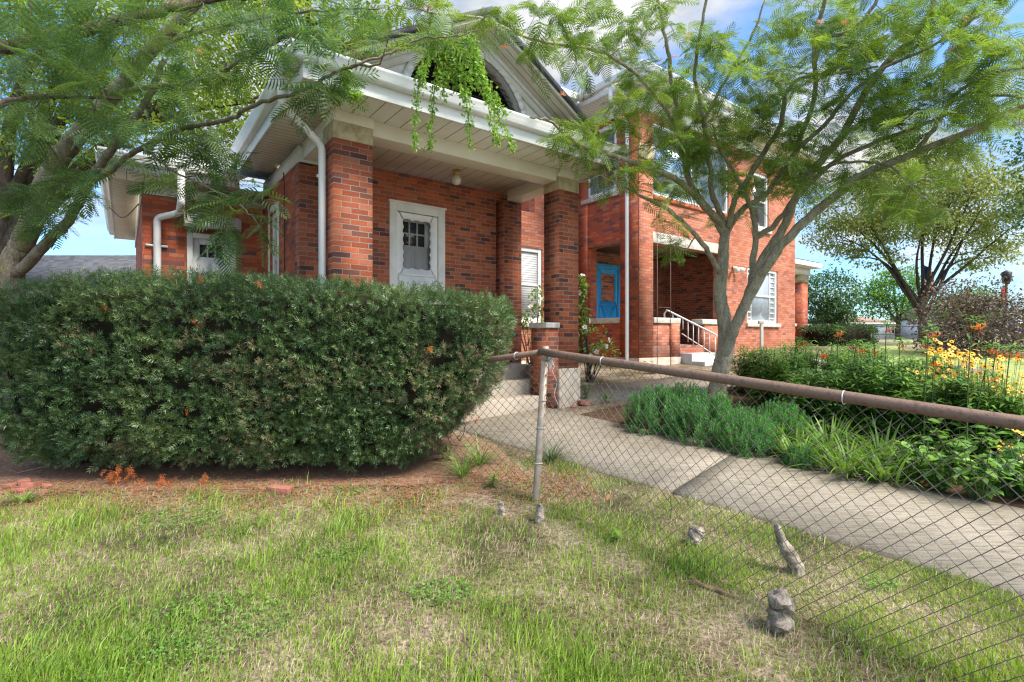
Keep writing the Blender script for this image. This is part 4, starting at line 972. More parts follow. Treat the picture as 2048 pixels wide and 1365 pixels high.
def targets(tree, regs, jitY=.45, ylo=2.5, yhi=30):
    N = np.array(tree.nodes); npx = CX + F * N[:, 0] / N[:, 1]; npy = HY - F * (N[:, 2] - CAMZ) / N[:, 1]
    out = []
    for (cx, cy, rx, ry, n, *yy) in regs:
        for _ in range(n):
            a = rng.uniform(0, 2 * math.pi); r = math.sqrt(rng.random()); x, y = cx + rx * r * math.cos(a), cy + ry * r * math.sin(a)
            if yy: Y = rng.uniform(*yy)
            else:
                j = ((npx - x) ** 2 + (npy - y) ** 2).argmin(); Y = np.clip(N[j, 1] + rng.normal(0, jitY), ylo, yhi)
            out.append(P(x, y, Y))
    return out
# ---- mimosa tree on the right
t0 = G(1433, 796)
mt = Tree('mimosa_tree', 'multi-stemmed mimosa tree with grey bark growing beside the front walk', (t0[0], t0[1], t0[2]), M['bark'], M['mimosa'], fsize=(.15, .29))
mt.limb([t0 - [0, 0, .1]] + L2([(1433, 796), (1440, 745), (1450, 700), (1450, 650), (1440, 590), (1446, 520), (1450, 462)], 8.1, 8.0), .155, .07, 7, .003, 12, True)
mt.limb(L2([(1448, 715), (1470, 655), (1500, 590), (1535, 530), (1575, 478), (1643, 415), (1727, 350), (1833, 305), (1948, 259), (2048, 213), (2180, 165)], 8.05, 5.2), .088, .022)
mt.limb(L2([(1490, 610), (1520, 530), (1567, 457), (1590, 400), (1624, 343), (1681, 278), (1719, 206), (1770, 130), (1841, 57), (1868, 0), (1890, -60)], 7.9, 6.0), .068, .024)
mt.limb(L2([(1502, 575), (1506, 520), (1511, 476), (1500, 410), (1470, 350), (1440, 300), (1425, 250)], 7.9, 7.4), .055, .012)
mt.limb(L2([(1511, 476), (1548, 450), (1590, 400), (1660, 330), (1740, 290), (1870, 240), (1960, 195), (2060, 195)], 7.8, 5.6), .045, .012)
mt.limb(L2([(1450, 465), (1442, 445), (1410, 415), (1381, 383), (1340, 352), (1282, 331), (1211, 306), (1150, 285), (1104, 245), (1060, 235)], 8.0, 5.7), .06, .009)
mt.limb(L2([(1440, 548), (1420, 510), (1393, 472), (1344, 426), (1288, 395), (1242, 371), (1200, 350)], 8.0, 6.8), .045, .009)
mt.limb(L2([(1448, 470), (1424, 430), (1390, 385), (1372, 337), (1366, 290), (1362, 257), (1344, 162), (1335, 91), (1316, 0), (1310, -60)], 8.0, 6.6), .055, .016)
mt.limb(L2([(1455, 468), (1440, 425), (1424, 390), (1421, 352), (1408, 245), (1395, 180), (1390, 146), (1402, 60), (1420, -40)], 8.0, 6.4), .047, .016)
mt.limb(L2([(1366, 290), (1347, 245), (1325, 210), (1304, 183), (1258, 137), (1196, 103), (1104, 85), (1040, 70), (960, 38), (870, 26), (790, 10)], 7.2, 4.9), .032, .008)
mt.limb(L2([(1456, 462), (1464, 446), (1490, 415), (1529, 389), (1560, 350), (1590, 305), (1650, 250), (1690, 200), (1760, 140), (1850, 100), (1960, 30)], 8.0, 5.6), .05, .012)
mt.limb(L2([(1456, 455), (1470, 400), (1483, 381), (1521, 316), (1550, 270), (1563, 244), (1567, 190), (1536, 145)], 7.9, 7.0), .045, .028)
mt.limb(L2([(1567, 190), (1600, 158), (1660, 148), (1756, 133)], 7.0, 6.4), .028, .012)
mt.limb(L2([(1590, 300), (1628, 200), (1628, 84), (1650, 0), (1660, -60)], 7.4, 6.2), .035, .02)
mt.limb(L2([(1628, 130), (1647, 80), (1711, 57), (1753, 0), (1780, -50)], 6.8, 6.0), .03, .018)
mt.limb(L2([(1833, 305), (1880, 240), (1910, 190), (1980, 150), (2060, 135)], 6.3, 5.0), .03, .01)
mt.limb(L2([(1408, 245), (1440, 180), (1500, 80), (1530, 0)], 7.2, 6.4), .025, .01)
mt.limb(L2([(1624, 343), (1700, 325), (1780, 335), (1850, 400), (1900, 420)], 7.2, 5.6), .02, .006)
mt.limb(L2([(1393, 472), (1370, 500), (1350, 492)], 7.9, 7.7), .012, .006)
regs = [(1250, 290, 150, 80, 30), (1150, 270, 80, 45, 16), (1245, 355, 60, 45, 14), (1340, 90, 120, 100, 34), (1480, 250, 140, 120, 60), (1610, 90, 140, 90, 50), (1690, 250, 160, 110, 70),
        (1860, 110, 190, 110, 80), (1850, 240, 170, 80, 60), (1980, 160, 110, 120, 44), (1560, 360, 80, 50, 20), (1760, 390, 100, 45, 24), (1840, 395, 70, 60, 14), (1570, 200, 150, 140, 50), (1345, 500, 38, 26, 7),
        (1420, 120, 100, 100, 22), (1480, 420, 60, 40, 8), (1330, 420, 50, 30, 6), (1300, 220, 80, 80, 20), (1740, 20, 260, 60, 40), (1640, 330, 70, 60, 16), (1370, 340, 120, 70, 18), (1920, 60, 140, 90, 30), (1380, 300, 110, 90, 28), (1500, 320, 110, 80, 34), (1420, 200, 110, 70, 18)]
mt.twigs(targets(mt, [r[:4] + (int(r[4] * .9),) + r[5:] for r in regs]))
mt.fsize = (.15, .26)
mt.twigs(targets(mt, [(1000, 40, 240, 36, 12, 4.9, 5.6), (1150, 110, 100, 50, 14), (850, 20, 150, 24, 9, 4.7, 5.2), (1060, 110, 50, 40, 4), (1200, 60, 120, 60, 16), (1260, 150, 70, 60, 10)]), fr=(5, 9))
mt.finish()
# sparse lacy twigs hanging across the sky: they belong to the same long limb
# ---- mimosa tree on the left (behind the hedge corner)
l0 = np.array([-6.25, 6.5, .22])
ml = Tree('mimosa_tree', 'thick leaning mimosa trunk with mossy base at the left end of the yew hedge', tuple(l0), M['bark_lichen'], M['mimosa_deep'], frs=FR + FRC[:1])
ml.limb([l0 - [0, 0, .1], l0 + [.02, 0, .6], P(22, 560, 6.4), P(40, 500, 6.35), P(53, 472, 6.3), P(94, 361, 6.1), P(135, 295, 6.0), P(185, 238, 5.8), P(230, 185, 5.7), P(308, 94, 5.5), P(369, 33, 5.4), P(430, -40, 5.3)], .155, .045, 6, .005, 12, True)
ml.limb(L2([(30, 548), (70, 513), (100, 478), (135, 443), (176, 369), (213, 312), (262, 246), (300, 190), (330, 120)], 6.35, 5.6), .068, .027)
ml.limb(L2([(176, 369), (205, 353), (246, 320), (287, 295), (312, 283), (369, 258), (451, 242), (513, 209), (595, 185), (656, 152), (700, 135), (760, 128)], 6.0, 4.15), .034, .009)
ml.limb(L2([(230, 185), (300, 175), (400, 160), (520, 100), (600, 60)], 5.7, 4.6), .03, .008)
ml.limb(L2([(287, 295), (330, 330), (400, 370), (470, 400), (510, 440)], 5.5, 4.8), .014, .004)
ml.limb(L2([(700, 135), (770, 110), (835, 80), (900, 75), (960, 60)], 4.2, 4.3), .012, .004)
ml.limb(L2([(308, 94), (420, 60), (560, 30), (660, 20), (760, 18)], 5.5, 4.5), .02, .006)
ml.twigs(targets(ml, [(230, 260, 190, 110, 20), (120, 330, 110, 80, 12), (390, 150, 150, 110, 13), (470, 90, 130, 90, 10), (590, 45, 110, 60, 9), (440, 360, 100, 60, 12), (480, 450, 50, 50, 7, 4.7, 5.0), (680, 60, 80, 40, 4), (90, 410, 60, 40, 6, 5.2, 5.7), (640, 170, 60, 40, 6), (360, 300, 110, 40, 12), (760, 50, 110, 40, 4), (880, 50, 100, 40, 3)]))
ml.finish()
# ---- mimosa reaching in from the left edge, close to the camera
n0 = np.array([-5.4, 3.6, -.05])
mn = Tree('mimosa_tree', 'near mimosa whose boughs and feathery fronds reach in at the top left', tuple(n0), M['bark_twig'], M['mimosa_deep'], frs=FRC, fsize=(.20, .32))
mn.limb([n0, n0 + [.05, 0, 1.2], n0 + [.15, .05, 2.4], n0 + [.5, .1, 3.2]], .16, .10, 6, .01, 10, True)
a = n0 + np.array([.15, .05, 2.4])
mn.limb([a, P(-160, 160, 3.9), P(0, 103, 4.0), P(70, 78, 4.0), P(176, 62, 4.0), P(263, 37, 4.05), P(349, 16, 4.1), P(450, -5, 4.2), P(560, -12, 4.3)], .06, .022, 6, .006)
mn.limb([n0 + [.1, .03, 1.9], P(-150, 250, 3.9), P(0, 209, 4.0), P(82, 193, 4.05), P(180, 195, 4.1), P(246, 199, 4.2)], .035, .008, 6, .005)
mn.limb(L2([(70, 78), (62, 30), (58, -30)], 4.0, 4.0), .012, .008)
mn.twigs(targets(mn, [(90, 60, 120, 60, 14), (120, 120, 140, 50, 10), (60, 180, 80, 50, 10), (210, 90, 90, 70, 14), (330, 40, 100, 50, 9), (200, 220, 70, 30, 6), (480, 20, 90, 30, 6), (60, 250, 60, 40, 5, 3.9, 4.3), (150, 10, 150, 40, 10), (60, 390, 60, 30, 4, 4.2, 4.6), (150, 365, 30, 15, 2, 4.2, 4.6)]), fr=(3, 6))
mn.finish()
# ---- long pendulous lime green shoots in front of the gable
pend = thing('pendulous_shoots', 'bright lime green leafy shoots hanging in front of the white gutter', 'vine', tuple(P(930, 60, 4.6)))
po = np.array(P(930, 60, 4.6)); st = MB(); lp, ld, lu, ls = [], [], [], []
strands = [[(905 + i * 9, 50 + 6 * (i % 3)), (900 + i * 13, 110 + 9 * (i % 2)), (895 + i * 15, 170 + 14 * (i % 4))] for i in range(5)] + [[(905, 60), (860, 100), (838, 160), (832, 230), (828, 300)], [(915, 70), (880, 120), (868, 190), (862, 250), (860, 300)], [(950, 75), (925, 150), (935, 220), (943, 300)], [(930, 60), (945, 130), (970, 190), (1005, 250), (1027, 305)],
           [(940, 60), (955, 120), (980, 180), (1012, 235)], [(905, 60), (890, 100), (885, 150), (890, 200)], [(920, 60), (950, 120), (975, 180), (985, 250), (1000, 290)], [(900, 60), (850, 75), (770, 100), (700, 112)], [(935, 60), (915, 110), (905, 160)],
           [(910, 55), (875, 90), (850, 130), (845, 170)], [(700, 118), (690, 150), (700, 190), (715, 190)]]
for sn in strands:
    Y = 4.6 + rng.uniform(-.25, .2); q = smooth_path(L2(sn, 4.6, Y), 8, .008); st.tube(q - po, np.linspace(.005, .002, len(q)), 4, False)
    L = len(q)
    for k in range(int(L * 13)):
        x = rng.uniform(.15, 1) * (L - 1); f = int(min(L - 2, x)); lp.append(q[f] * (1 - x + f) + q[f + 1] * (x - f) + rng.normal(0, .018, 3)); d_ = q[f + 1] - q[f]; d_ /= np.linalg.norm(d_)
        ld.append(d_ * .4 + rdir(1)[0]); lu.append(rdir(1)[0] + [0, 0, .5]); ls.append(rng.uniform(.018, .042))
st.build('stem', M['stem'], pend)
V, Fc = place(LEAF2[0], LEAF2[1], np.array(lp) - po, np.array(ld), np.array(lu), np.array(ls)); mk('foliage', V, Fc, M['lime'], pend, uv=False)
# ---- silk flowers of the mimosa
for i, (px, py, Y) in enumerate([(1290, 92, 6.6), (1265, 112, 6.5), (1350, 115, 6.5), (1320, 122, 6.6), (1125, 190, 5.8), (858, 15, 5.0), (1375, 75, 6.6), (1640, 45, 6.0), (1930, 40, 5.6), (2040, 250, 5.2), (1240, 236, 6.4), (1010, 95, 5.2), (398, 105, 5.2), (345, 8, 4.2), (1690, 48, 6.0), (1900, 100, 5.8)]):
    tr = mt if px > 820 else ml
    c = P(px, py, Y); n_ = 40; dd = rdir(n_); dd[:, 2] = np.abs(dd[:, 2]) * .8
    TV = np.array([(0, .02, 0), (1, .05, 0), (1, -.05, 0), (0, -.02, 0)], float)
    V, Fc = place(TV, np.array([[0, 1, 2, 3]]), np.tile(c - tr.o, (n_, 1)), dd, rdir(n_), rng.uniform(.03, .05, n_)); mk('silk_flower', V, Fc, M['pink'], tr.root, uv=False)
# ---- leafy background trees: trunk, forking limbs and leaf clumps through the crown
def leafy_tree(name, label, base, H, blobs, n, lsz, leafm, bark, tr_r, group=None, limbs=5, clump=.22, fork=.35, cat_='tree'):
    """blobs: (dx,dy,dz,rx,ry,rz) relative to base"""
    r = thing(name, label, cat_, base, 0, group); mb = MB(); tops = []
    bl = np.array(blobs, float)
    q = smooth_path([(0, 0, -.2), (rng.normal(0, .05) * H * .2, 0, H * fork * .5), (rng.normal(0, .05) * H * .3, 0, H * fork)], 4); mb.tube(q, np.linspace(tr_r, tr_r * .7, len(q)), 10)
    for i in range(limbs):
        b = bl[i % len(bl)]; e = b[:3] + rng.normal(0, .3, 3) * b[3:]
        m_ = q[-1] * .5 + e * .5 + rng.normal(0, .08, 3) * H * .3 + [0, 0, .05 * H]
        s_ = q[rng.integers(len(q) // 2, len(q))]
        g = smooth_path([s_, m_, e], 5, .01 * H * .2); mb.tube(g, np.linspace(tr_r * .5, tr_r * .08, len(g)), 7)
        for _ in range(4):
            a = g[rng.integers(4, len(g))]; e2 = a + rng.normal(0, .35, 3) * b[3:] + [0, 0, .1]; g2 = smooth_path([a, a * .5 + e2 * .5 + rng.normal(0, .05, 3), e2], 3); mb.tube(g2, np.linspace(tr_r * .16, tr_r * .03, len(g2)), 5)
    mb.build('trunk', bark, r, smooth=True)
    vol = bl[:, 3] * bl[:, 4] * bl[:, 5]; vol = vol / vol.sum(); P_ = []
    ncl = max(20, n // 26)
    ib = rng.choice(len(bl), ncl, p=vol); dd = rdir(ncl); rr = rng.uniform(.45, 1.0, ncl) ** .6
    cc = bl[ib, :3] + dd * rr[:, None] * bl[ib, 3:]
    k = rng.integers(0, ncl, n); out = dd[k]
    pos = cc[k] + rng.normal(0, 1, (n, 3)) * clump * bl[ib[k], 3:].mean(1, keepdims=True) * np.array([1, 1, .6])
    d_ = out * .5 + rdir(n) + [0, 0, -.25]; u = rdir(n) * .7 + [0, 0, 1.0]
    V, Fc = place(LEAF[0], LEAF[1], pos, d_, u, rng.uniform(.7, 1.3, n) * lsz); mk('crown', V, Fc, leafm, r, uv=False)
    return r
gb = lambda x, y: (x, y, float(gz(x, y)))
b = gb(-13.6, 13.5)
mp_ = leafy_tree('shade_tree', 'tall yellow green shade tree with dark trunk behind the left end of the house', b, 9, [(3.5, 0, 8.5, 4.4, 2.6, 2.5), (.5, 0, 7.4, 3.0, 2.4, 2.2), (7.2, .5, 7.6, 2.6, 2.0, 2.8), (4.4, 0, 6.2, 2.6, 1.8, 1.3), (1.4, -.3, 5.6, 1.6, 1.2, 1.0), (2.9, -.4, 4.5, 1.1, .9, 1.2), (9.0, .4, 9.0, 2.2, 1.8, 1.8), (4.0, 0, 10.8, 4.5, 2.6, 1.4)], 30000, .15, M['maple'], M['bark_dark'], .42, limbs=9, clump=.16)
b = gb(19.0, 24.0)
leafy_tree('honey_locust', 'spreading olive yellow tree with bent dark limbs above the purple shrub', b, 8, [(-2.8, 0, 6.4, 2.6, 2.2, 1.2), (.2, 0, 7.3, 3.0, 2.4, 1.3), (2.8, 0, 6.6, 2.6, 2.2, 1.2), (-3.2, 0, 4.9, 1.9, 1.6, .8), (-.9, -.5, 5.4, 2.2, 1.8, .9), (1.6, 0, 5.2, 2.0, 1.6, .7), (4.2, 0, 5.2, 1.6, 1.6, .9), (-.4, 0, 8.4, 2.2, 2, .7), (-2.2, 0, 4.0, 1.3, 1.2, .5), (2.6, 0, 4.0, 1.6, 1.4, .6)], 32000, .15, M['locust'], M['bark_dark'], .17, limbs=12, clump=.19, fork=.26)
b = gb(34.5, 56.0)
leafy_tree('round_tree', 'rounded dark green tree behind the brown pavilion roof', b, 8, [(0, 0, 4.6, 3.0, 2.6, 3.0), (-1.6, 0, 3.4, 1.8, 1.8, 2.2), (1.7, 0, 3.4, 1.8, 1.8, 2.0)], 5500, .34, M['darktree'], M['bark_dark'], .3, limbs=4, clump=.2, fork=.2)
b = gb(34.4, 46.0)
leafy_tree('bright_tree', 'bright green bushy tree left of the white flagpole', b, 7, [(0, 0, 4.2, 2.4, 2.0, 2.2), (-1.7, 0, 3.6, 1.4, 1.4, 1.7), (1.6, 0, 3.0, 1.4, 1.4, 1.5), (.3, 0, 5.6, 1.6, 1.4, 1.0)], 5500, .26, M['brighttree'], M['bark_dark'], .25, limbs=5, clump=.2, fork=.25)
b = gb(17.2, 16.2)
leafy_tree('dense_tree', 'dense dark green tree cut off by the right edge of the photo', b, 7, [(0, 0, 5.4, 1.5, 1.3, 1.6), (.8, 0, 4.2, 1.2, 1.2, 1.4), (.6, 0, 6.6, 1.5, 1.4, 1.0), (1.5, 0, 2.6, 1.0, 1.0, 1.0)], 6000, .13, M['darktree'], M['bark_dark'], .2, limbs=5, clump=.2, fork=.3)
b = gb(27, 58); leafy_tree('far_tree', 'distant dark tree beside the right wall of the house', b, 7, [(0, 0, 3.2, 1.8, 1.6, 2.2)], 1600, .36, M['darktree'], M['bark_dark'], .2, limbs=2, clump=.2, fork=.2)
b = gb(52, 60); leafy_tree('far_tree', 'distant tree low behind the lamp post', b, 6, [(0, 0, 3.0, 3.4, 2, 2.2), (3, 0, 2.6, 2.4, 2, 1.8)], 3500, .34, M['darktree'], M['bark_dark'], .25, limbs=3, clump=.2, fork=.2)
b = gb(44.5, 50); leafy_tree('far_tree', 'pale distant tree between flagpole and purple shrub', b, 6, [(0, 0, 3.0, 2.6, 2, 2.0)], 2600, .3, M['brighttree'], M['bark_dark'], .2, limbs=3, clump=.2, fork=.2)
# purple leaved shrub with bare grey twigs
b = gb(11.3, 12.6)
ps = leafy_tree('purple_shrub', 'purple brown leaved shrub with bare grey twigs in the side garden', b, 2, [(-.6, 0, .85, .85, .8, .7), (.4, 0, .9, .9, .8, .75), (-.1, 0, 1.5, .8, .7, .4), (1.2, 0, .7, .75, .7, .6), (-.2, 0, .4, 1.1, .8, .4)], 9500, .08, M['purple'], M['bark_twig'], .05, limbs=7, clump=.22, fork=.15, cat_='shrub')
mb = MB()
for i in range(60):
    a = rng.uniform(0, 6.28); e = np.array([math.cos(a) * rng.uniform(.4, 1.2), math.sin(a) * .6, rng.uniform(.9, 1.9)]); s_ = np.array([e[0] * .3, e[1] * .3, .5])
    mb.tube(smooth_path([s_, s_ * .5 + e * .5 + [0, 0, .15], e], 3, .02), np.linspace(.008, .003, 7), 4, False)
mb.build('bare_twigs', M['deadwood'], ps)
# ================================================================== LAWN GRASS
def line_side(x, y, L):
    """signed distance to the near edge of the walk (positive on the lawn side)"""
    a = np.array(L[1]); b = np.array(L[2]); d = b - a; d /= np.linalg.norm(d)
    return (x - a[0]) * d[1] - (y - a[1]) * d[0]
def fbm(x, y, s, o=0):
    return (np.sin(x * s + 1.7 * np.sin(y * s * .8 + o)) + np.sin(y * s * 1.3 + 1.3 * np.sin(x * s * 1.1 + o * 2)) + .6 * np.sin((x + y) * s * 2.3 + o) + .5 * np.sin((x - y) * s * 3.1 + 2 * o)) / 3.1
def lawn_pts(N, ymax=5.6):
    y = 1.75 + (ymax - 1.75) * rng.random(N) ** 1.15; x = (rng.random(N) * 2 - 1) * 1.12 * y
    side = (x - .603) * (-.689) + (y - 4.94) * (-.725)          # >0 on the camera side of the walk
    return x, y, side
def blades(name, N, dens, hmin, hmax, wmin, wmax, mat, lean=.5, hfun=None, bend=.6):
    x, y, side = lawn_pts(N)
    hedge_lim = np.where(x < -.55, 4.33 + .05 * np.sin(x * 9) - .10 * np.clip(-x - 2.6, 0, 2), 4.33 + (x + .55) * .9)
    dd = dens(x, y) * np.clip((hedge_lim + .32 - y) / .50, 0, 1) ** 1.5 * np.clip((side + .05 + .06 * np.sin(x * 13) + .03 * np.sin(x * 37)) / .10, 0, 1)
    post = np.hypot(x - .15, y - 4.35); dd *= np.where(post < .5, .35, 1)
    k = rng.random(N) < dd; x, y = x[k], y[k]; n = len(x)
    h = rng.uniform(hmin, hmax, n)
    if hfun is not None: h *= hfun(x, y)
    az = rng.uniform(0, 6.283, n); ln = np.abs(rng.normal(0, lean, n)); w = rng.uniform(wmin, wmax, n)
    d_ = np.stack([np.cos(az), np.sin(az), 0 * az], -1); s_ = np.stack([-np.sin(az + .8), np.cos(az + .8), 0 * az], -1)
    b = np.stack([x, y, gz(x, y) - .004], -1); Z = np.array([0, 0, 1.0])
    m_ = b + d_ * (h * np.sin(ln) * .5)[:, None] + Z * (h * np.cos(ln) * .55)[:, None]
    l2 = ln + bend * rng.random(n)
    t_ = m_ + d_ * (h * np.sin(l2) * .5)[:, None] + Z * (h * np.cos(l2) * .45)[:, None]
    W = (w / 2)[:, None] * s_
    V = np.stack([b + W, b - W, m_ - W * .85, m_ + W * .85, t_ - W * .08, t_ + W * .08], 1).reshape(-1, 3)
    Fc = (np.array([[0, 1, 2, 3], [3, 2, 4, 5]])[None] + (np.arange(n) * 6)[:, None, None]).reshape(-1, 4)
    o = mk(name, V, Fc, mat, uv=False); tag(o, kind='stuff'); return o
def lush(x, y): 
    f = fbm(x, y, 2.1, .4) * .6 + fbm(x, y, 5.3, 1.9) * .55
    return np.clip(.62 + .5 * f - .30 * np.clip((x - .3) / 1.2, 0, 1) * np.clip((3.4 - y) / .6, 0, 1) * (line_d(x, y) > 0), .05, 1)
def line_d(x, y): return -((x - .245) * .751 + (y - 4.13) * .66)      # >0 on the camera side of the fence
g = blades('lawn_grass', 230000, lambda x, y: np.clip((lush(x, y) - .14) * 1.3, 0.02, 1) ** 1.2,   .03, .075, .003, .006, M['grass'], .5, lambda x, y: .75 + .7 * np.clip(fbm(x, y, 3.1, 2.2), -.3, 1) + .35 * np.clip((2.6 - y), 0, .6) / .6)
tag(g, 'patchy green lawn grass in front of the yew hedge', 'grass')
g = blades('coarse_grass', 34000, lambda x, y: np.clip(fbm(x, y, 2.9, 3.3) * 1.3 - .12, 0, 1) * np.where(x < .6, 1, .45), .07, .15, .005, .009, M['grass'], .55, None, .9)
tag(g, 'taller coarse bright green grass tufts in the lawn', 'grass')
g = blades('dry_grass', 110000, lambda x, y: np.clip(1.0 - .8 * lush(x, y), .1, 1), .025, .065, .0022, .0042, M['straw'], 1.15, None, .6)
tag(g, 'dry straw coloured grass thatch between the green blades', 'grass')
# fallen needles and bits of litter under the hedge and along the fence
n = 14000; x = rng.uniform(-5, .7, n); y = rng.normal(4.28, .26, n) + np.where(x > -.4, .16, 0) - .08 * np.clip(-x - 2.6, 0, 2)
b = np.stack([x, y, gz(x, y) + .011 + rng.random(n) * .008], -1); az = rng.uniform(0, 6.28, n)
V, Fc = place(np.array([(0, .06, 0), (1, .03, 0), (1, -.03, 0), (0, -.06, 0)], float), np.array([[0, 1, 2, 3]]), b, np.stack([np.cos(az), np.sin(az), rng.normal(0, .15, n)], -1), np.tile([0, 0, 1.0], (n, 1)) + rng.normal(0, .3, (n, 3)), rng.uniform(.02, .05, n))
tag(mk('needle_litter_bits', V, Fc, M['deadleaf'], uv=False), 'reddish brown fallen needles and twigs scattered under the yew hedge', 'litter', kind='stuff')
# clover and weed mats
def mat_patch(cx, cy, r, n, name, label, leaf=.014, h=.045):
    a = rng.uniform(0, 6.28, n); rr = r * np.sqrt(rng.random(n)); x, y = cx + rr * np.cos(a) * 1.5, cy + rr * np.sin(a)
    z = gz(x, y) + rng.uniform(.012, h, n)
    V, Fc = place(LEAF[0] * np.array([1, 1.7, 1]), LEAF[1], np.stack([x, y, z], -1), np.stack([np.cos(a * 7), np.sin(a * 7), rng.normal(0, .3, n)], -1), np.tile([0, 0, 1.0], (n, 1)) + rng.normal(0, .35, (n, 3)), rng.uniform(.7, 1.4, n) * leaf)
    return tag(mk(name, V, Fc, M['clover'], uv=False), label, 'weeds', kind='stuff')
for px, py, r, n, lab in ((360, 1040, .20, 520, 'clover mat in the lawn below the hanging orange needles'), (410, 1003, .12, 260, 'small clover tuft at the foot of the hedge'), (420, 1255, .26, 900, 'broad clover patch in the lower left of the lawn'), (885, 1190, .12, 420, 'feathery weed tuft in the middle of the lawn'), (700, 985, .10, 160, 'clover tuft right of the bare patch by the hedge'), (690, 1110, .12, 200, 'weed patch below the hedge in the middle of the lawn'), (1760, 1175, .07, 160, 'low weed at the lawn edge of the walk'), (300, 1340, .2, 420, 'clover patch at the bottom left of the lawn')):
    c = G(px, py); mat_patch(c[0], c[1], r, n, 'clover', lab)
# ================================================================== PLANTS
def strap_clump(name, label, cat_, loc, n, L, wid, mat, lean=(.1, .9), droop=(.6, 1.4), rad=.05, segs=5, group=None):
    r = thing(name, label, cat_, loc, 0, group); pr = []
    for i in range(n):
        az = rng.uniform(0, 6.28); o = np.array([math.cos(az), math.sin(az), 0]) * rng.uniform(0, rad)
        pr.append(strap_leaf(L * rng.uniform(.6, 1.1), rng.uniform(*lean), wid * rng.uniform(.7, 1.2), segs, az + rng.normal(0, .3), o, rng.uniform(*droop)))
    V, Fc = cat(pr); mk('leaf_clump', V, Fc, mat, r, uv=False); return r
gl = lambda px, py, dz=0: tuple(G(px, py) + [0, 0, dz])
strap_clump('lilyturf', 'dark grassy lilyturf clump just behind the fence post', 'plant', gl(1100, 925), 90, .34, .009, M['box'], (.15, .9))
strap_clump('lilyturf', 'grassy clump with arching leaves at the right foot of the yew hedge', 'plant', gl(960, 930), 80, .40, .010, M['strap'], (.1, .9))
strap_clump('lilyturf', 'tall grass tuft in front of the right hedge foot', 'plant', gl(925, 955), 60, .34, .009, M['strap'], (.1, .7))
strap_clump('lilyturf', 'small grass tuft at the left end of the hedge beside the broken bricks', 'plant', gl(50, 1005), 40, .2, .012, M['strap'], (.2, .9))
# seedlings with broad leaves
def broad_plant(name, label, cat_, loc, h, nst, nl, lsz, mat, spread=.25, group=None, lobed=False, tpl=LEAF2):
    r = thing(name, label, cat_, loc, 0, group); mb = MB(); lp, ld, lu, ls = [], [], [], []
    for i in range(nst):
        az = rng.uniform(0, 6.28); e = np.array([math.cos(az) * spread * rng.uniform(.2, 1), math.sin(az) * spread * rng.uniform(.2, 1), h * rng.uniform(.65, 1.05)])
        b_ = e * .15; b_[2] = 0; q = smooth_path([b_, b_ * .5 + e * .5 + [0, 0, .05 * h], e], 4); mb.tube(q, np.linspace(.004, .002, len(q)) * (1 + h), 4, False)
        for k in range(nl):
            x = rng.uniform(.15, 1) * (len(q) - 1); f = int(min(len(q) - 2, x)); a2 = rng.uniform(0, 6.28) 
            lp.append(q[f] * (1 - x + f) + q[f + 1] * (x - f)); ld.append([math.cos(a2), math.sin(a2), rng.uniform(-.5, .3)]); lu.append([rng.normal(0, .3), rng.normal(0, .3), 1]); ls.append(lsz * rng.uniform(.6, 1.2))
    mb.build('stem', M['stem'], r)
    V, Fc = place(tpl[0], tpl[1], np.array(lp), np.array(ld, float), np.array(lu, float), np.array(ls)); mk('foliage', V, Fc, mat, r, uv=False); return r
broad_plant('sapling', 'pale yellow green maple seedling beside the fence wire in the lawn', 'seedling', gl(1222, 1085), .13, 1, 9, .09, M['lime'], .06)
broad_plant('weed', 'leafy green seedling between the fence post and the hedge foot', 'weed', gl(985, 975), .12, 3, 6, .06, M['clover'], .07)
broad_plant('weed', 'dark ivy like seedling under the right corner of the hedge', 'weed', gl(893, 925), .16, 3, 7, .07, M['broad'], .09)
broad_plant('weed', 'fresh green weed at the foot of the right porch pillar', 'weed', gl(1172, 800), .26, 5, 9, .07, M['clover'], .12)
broad_plant('weed', 'low leafy weed growing from the cracked paving by the corner downspout', 'weed', (2.75, 10.0, float(gz(2.75, 10.0))), .25, 6, 9, .07, M['clover'], .2)
broad_plant('weed', 'spreading weed at the left end of the spurge bed', 'weed', tuple(Hp(3.9, -.2, .36)), .16, 6, 10, .05, M['clover'], .25)
# spurge bushes: domes of bottle brush shoots
def spurge(name, label, loc, R, H, ns, group):
    R *= 1.25; H *= 1.12; ns = int(ns * 1.35)
    r = thing(name, label, 'shrub', loc, 0, group); pr = []; mb = MB()
    for i in range(ns):
        z = rng.random() ** .7; a = rng.uniform(0, 6.28); n_ = np.array([math.cos(a) * math.sqrt(1 - z * z), math.sin(a) * math.sqrt(1 - z * z), z]); e = n_ * np.array([R, R, H]) * rng.uniform(.82, 1.02)
        ax = n_ * .6 + np.array([0, 0, .75]) + rng.normal(0, .12, 3); ax /= np.linalg.norm(ax); L = .20
        mb.tube([e - ax * L * 1.5, e], .003, 4, False)
        m_ = 46; t = np.sort(rng.random(m_)); ph = np.arange(m_) * 2.4
        a1 = np.cross(ax, [.3, .2, .9]); a1 /= np.linalg.norm(a1); a2 = np.cross(ax, a1)
        rd = np.cos(ph)[:, None] * a1 + np.sin(ph)[:, None] * a2; d_ = rd * (1.05 - .75 * t[:, None]) + ax * (.15 + .9 * t[:, None])
        V, Fc = place(np.array([(0, .05, 0), (.6, .075, 0), (1, 0, -.06), (.6, -.075, 0)], float), np.array([[0, 3, 2, 1]]), e - ax * L * (1 - t[:, None]), d_, np.tile(ax, (m_, 1)), rng.uniform(.045, .07, m_) * (1 - .25 * t)); pr.append((V, Fc))
    mb.build('stem', M['stem'], r); V, Fc = cat(pr); mk('foliage', V, Fc, M['spurge'], r, uv=False); return r
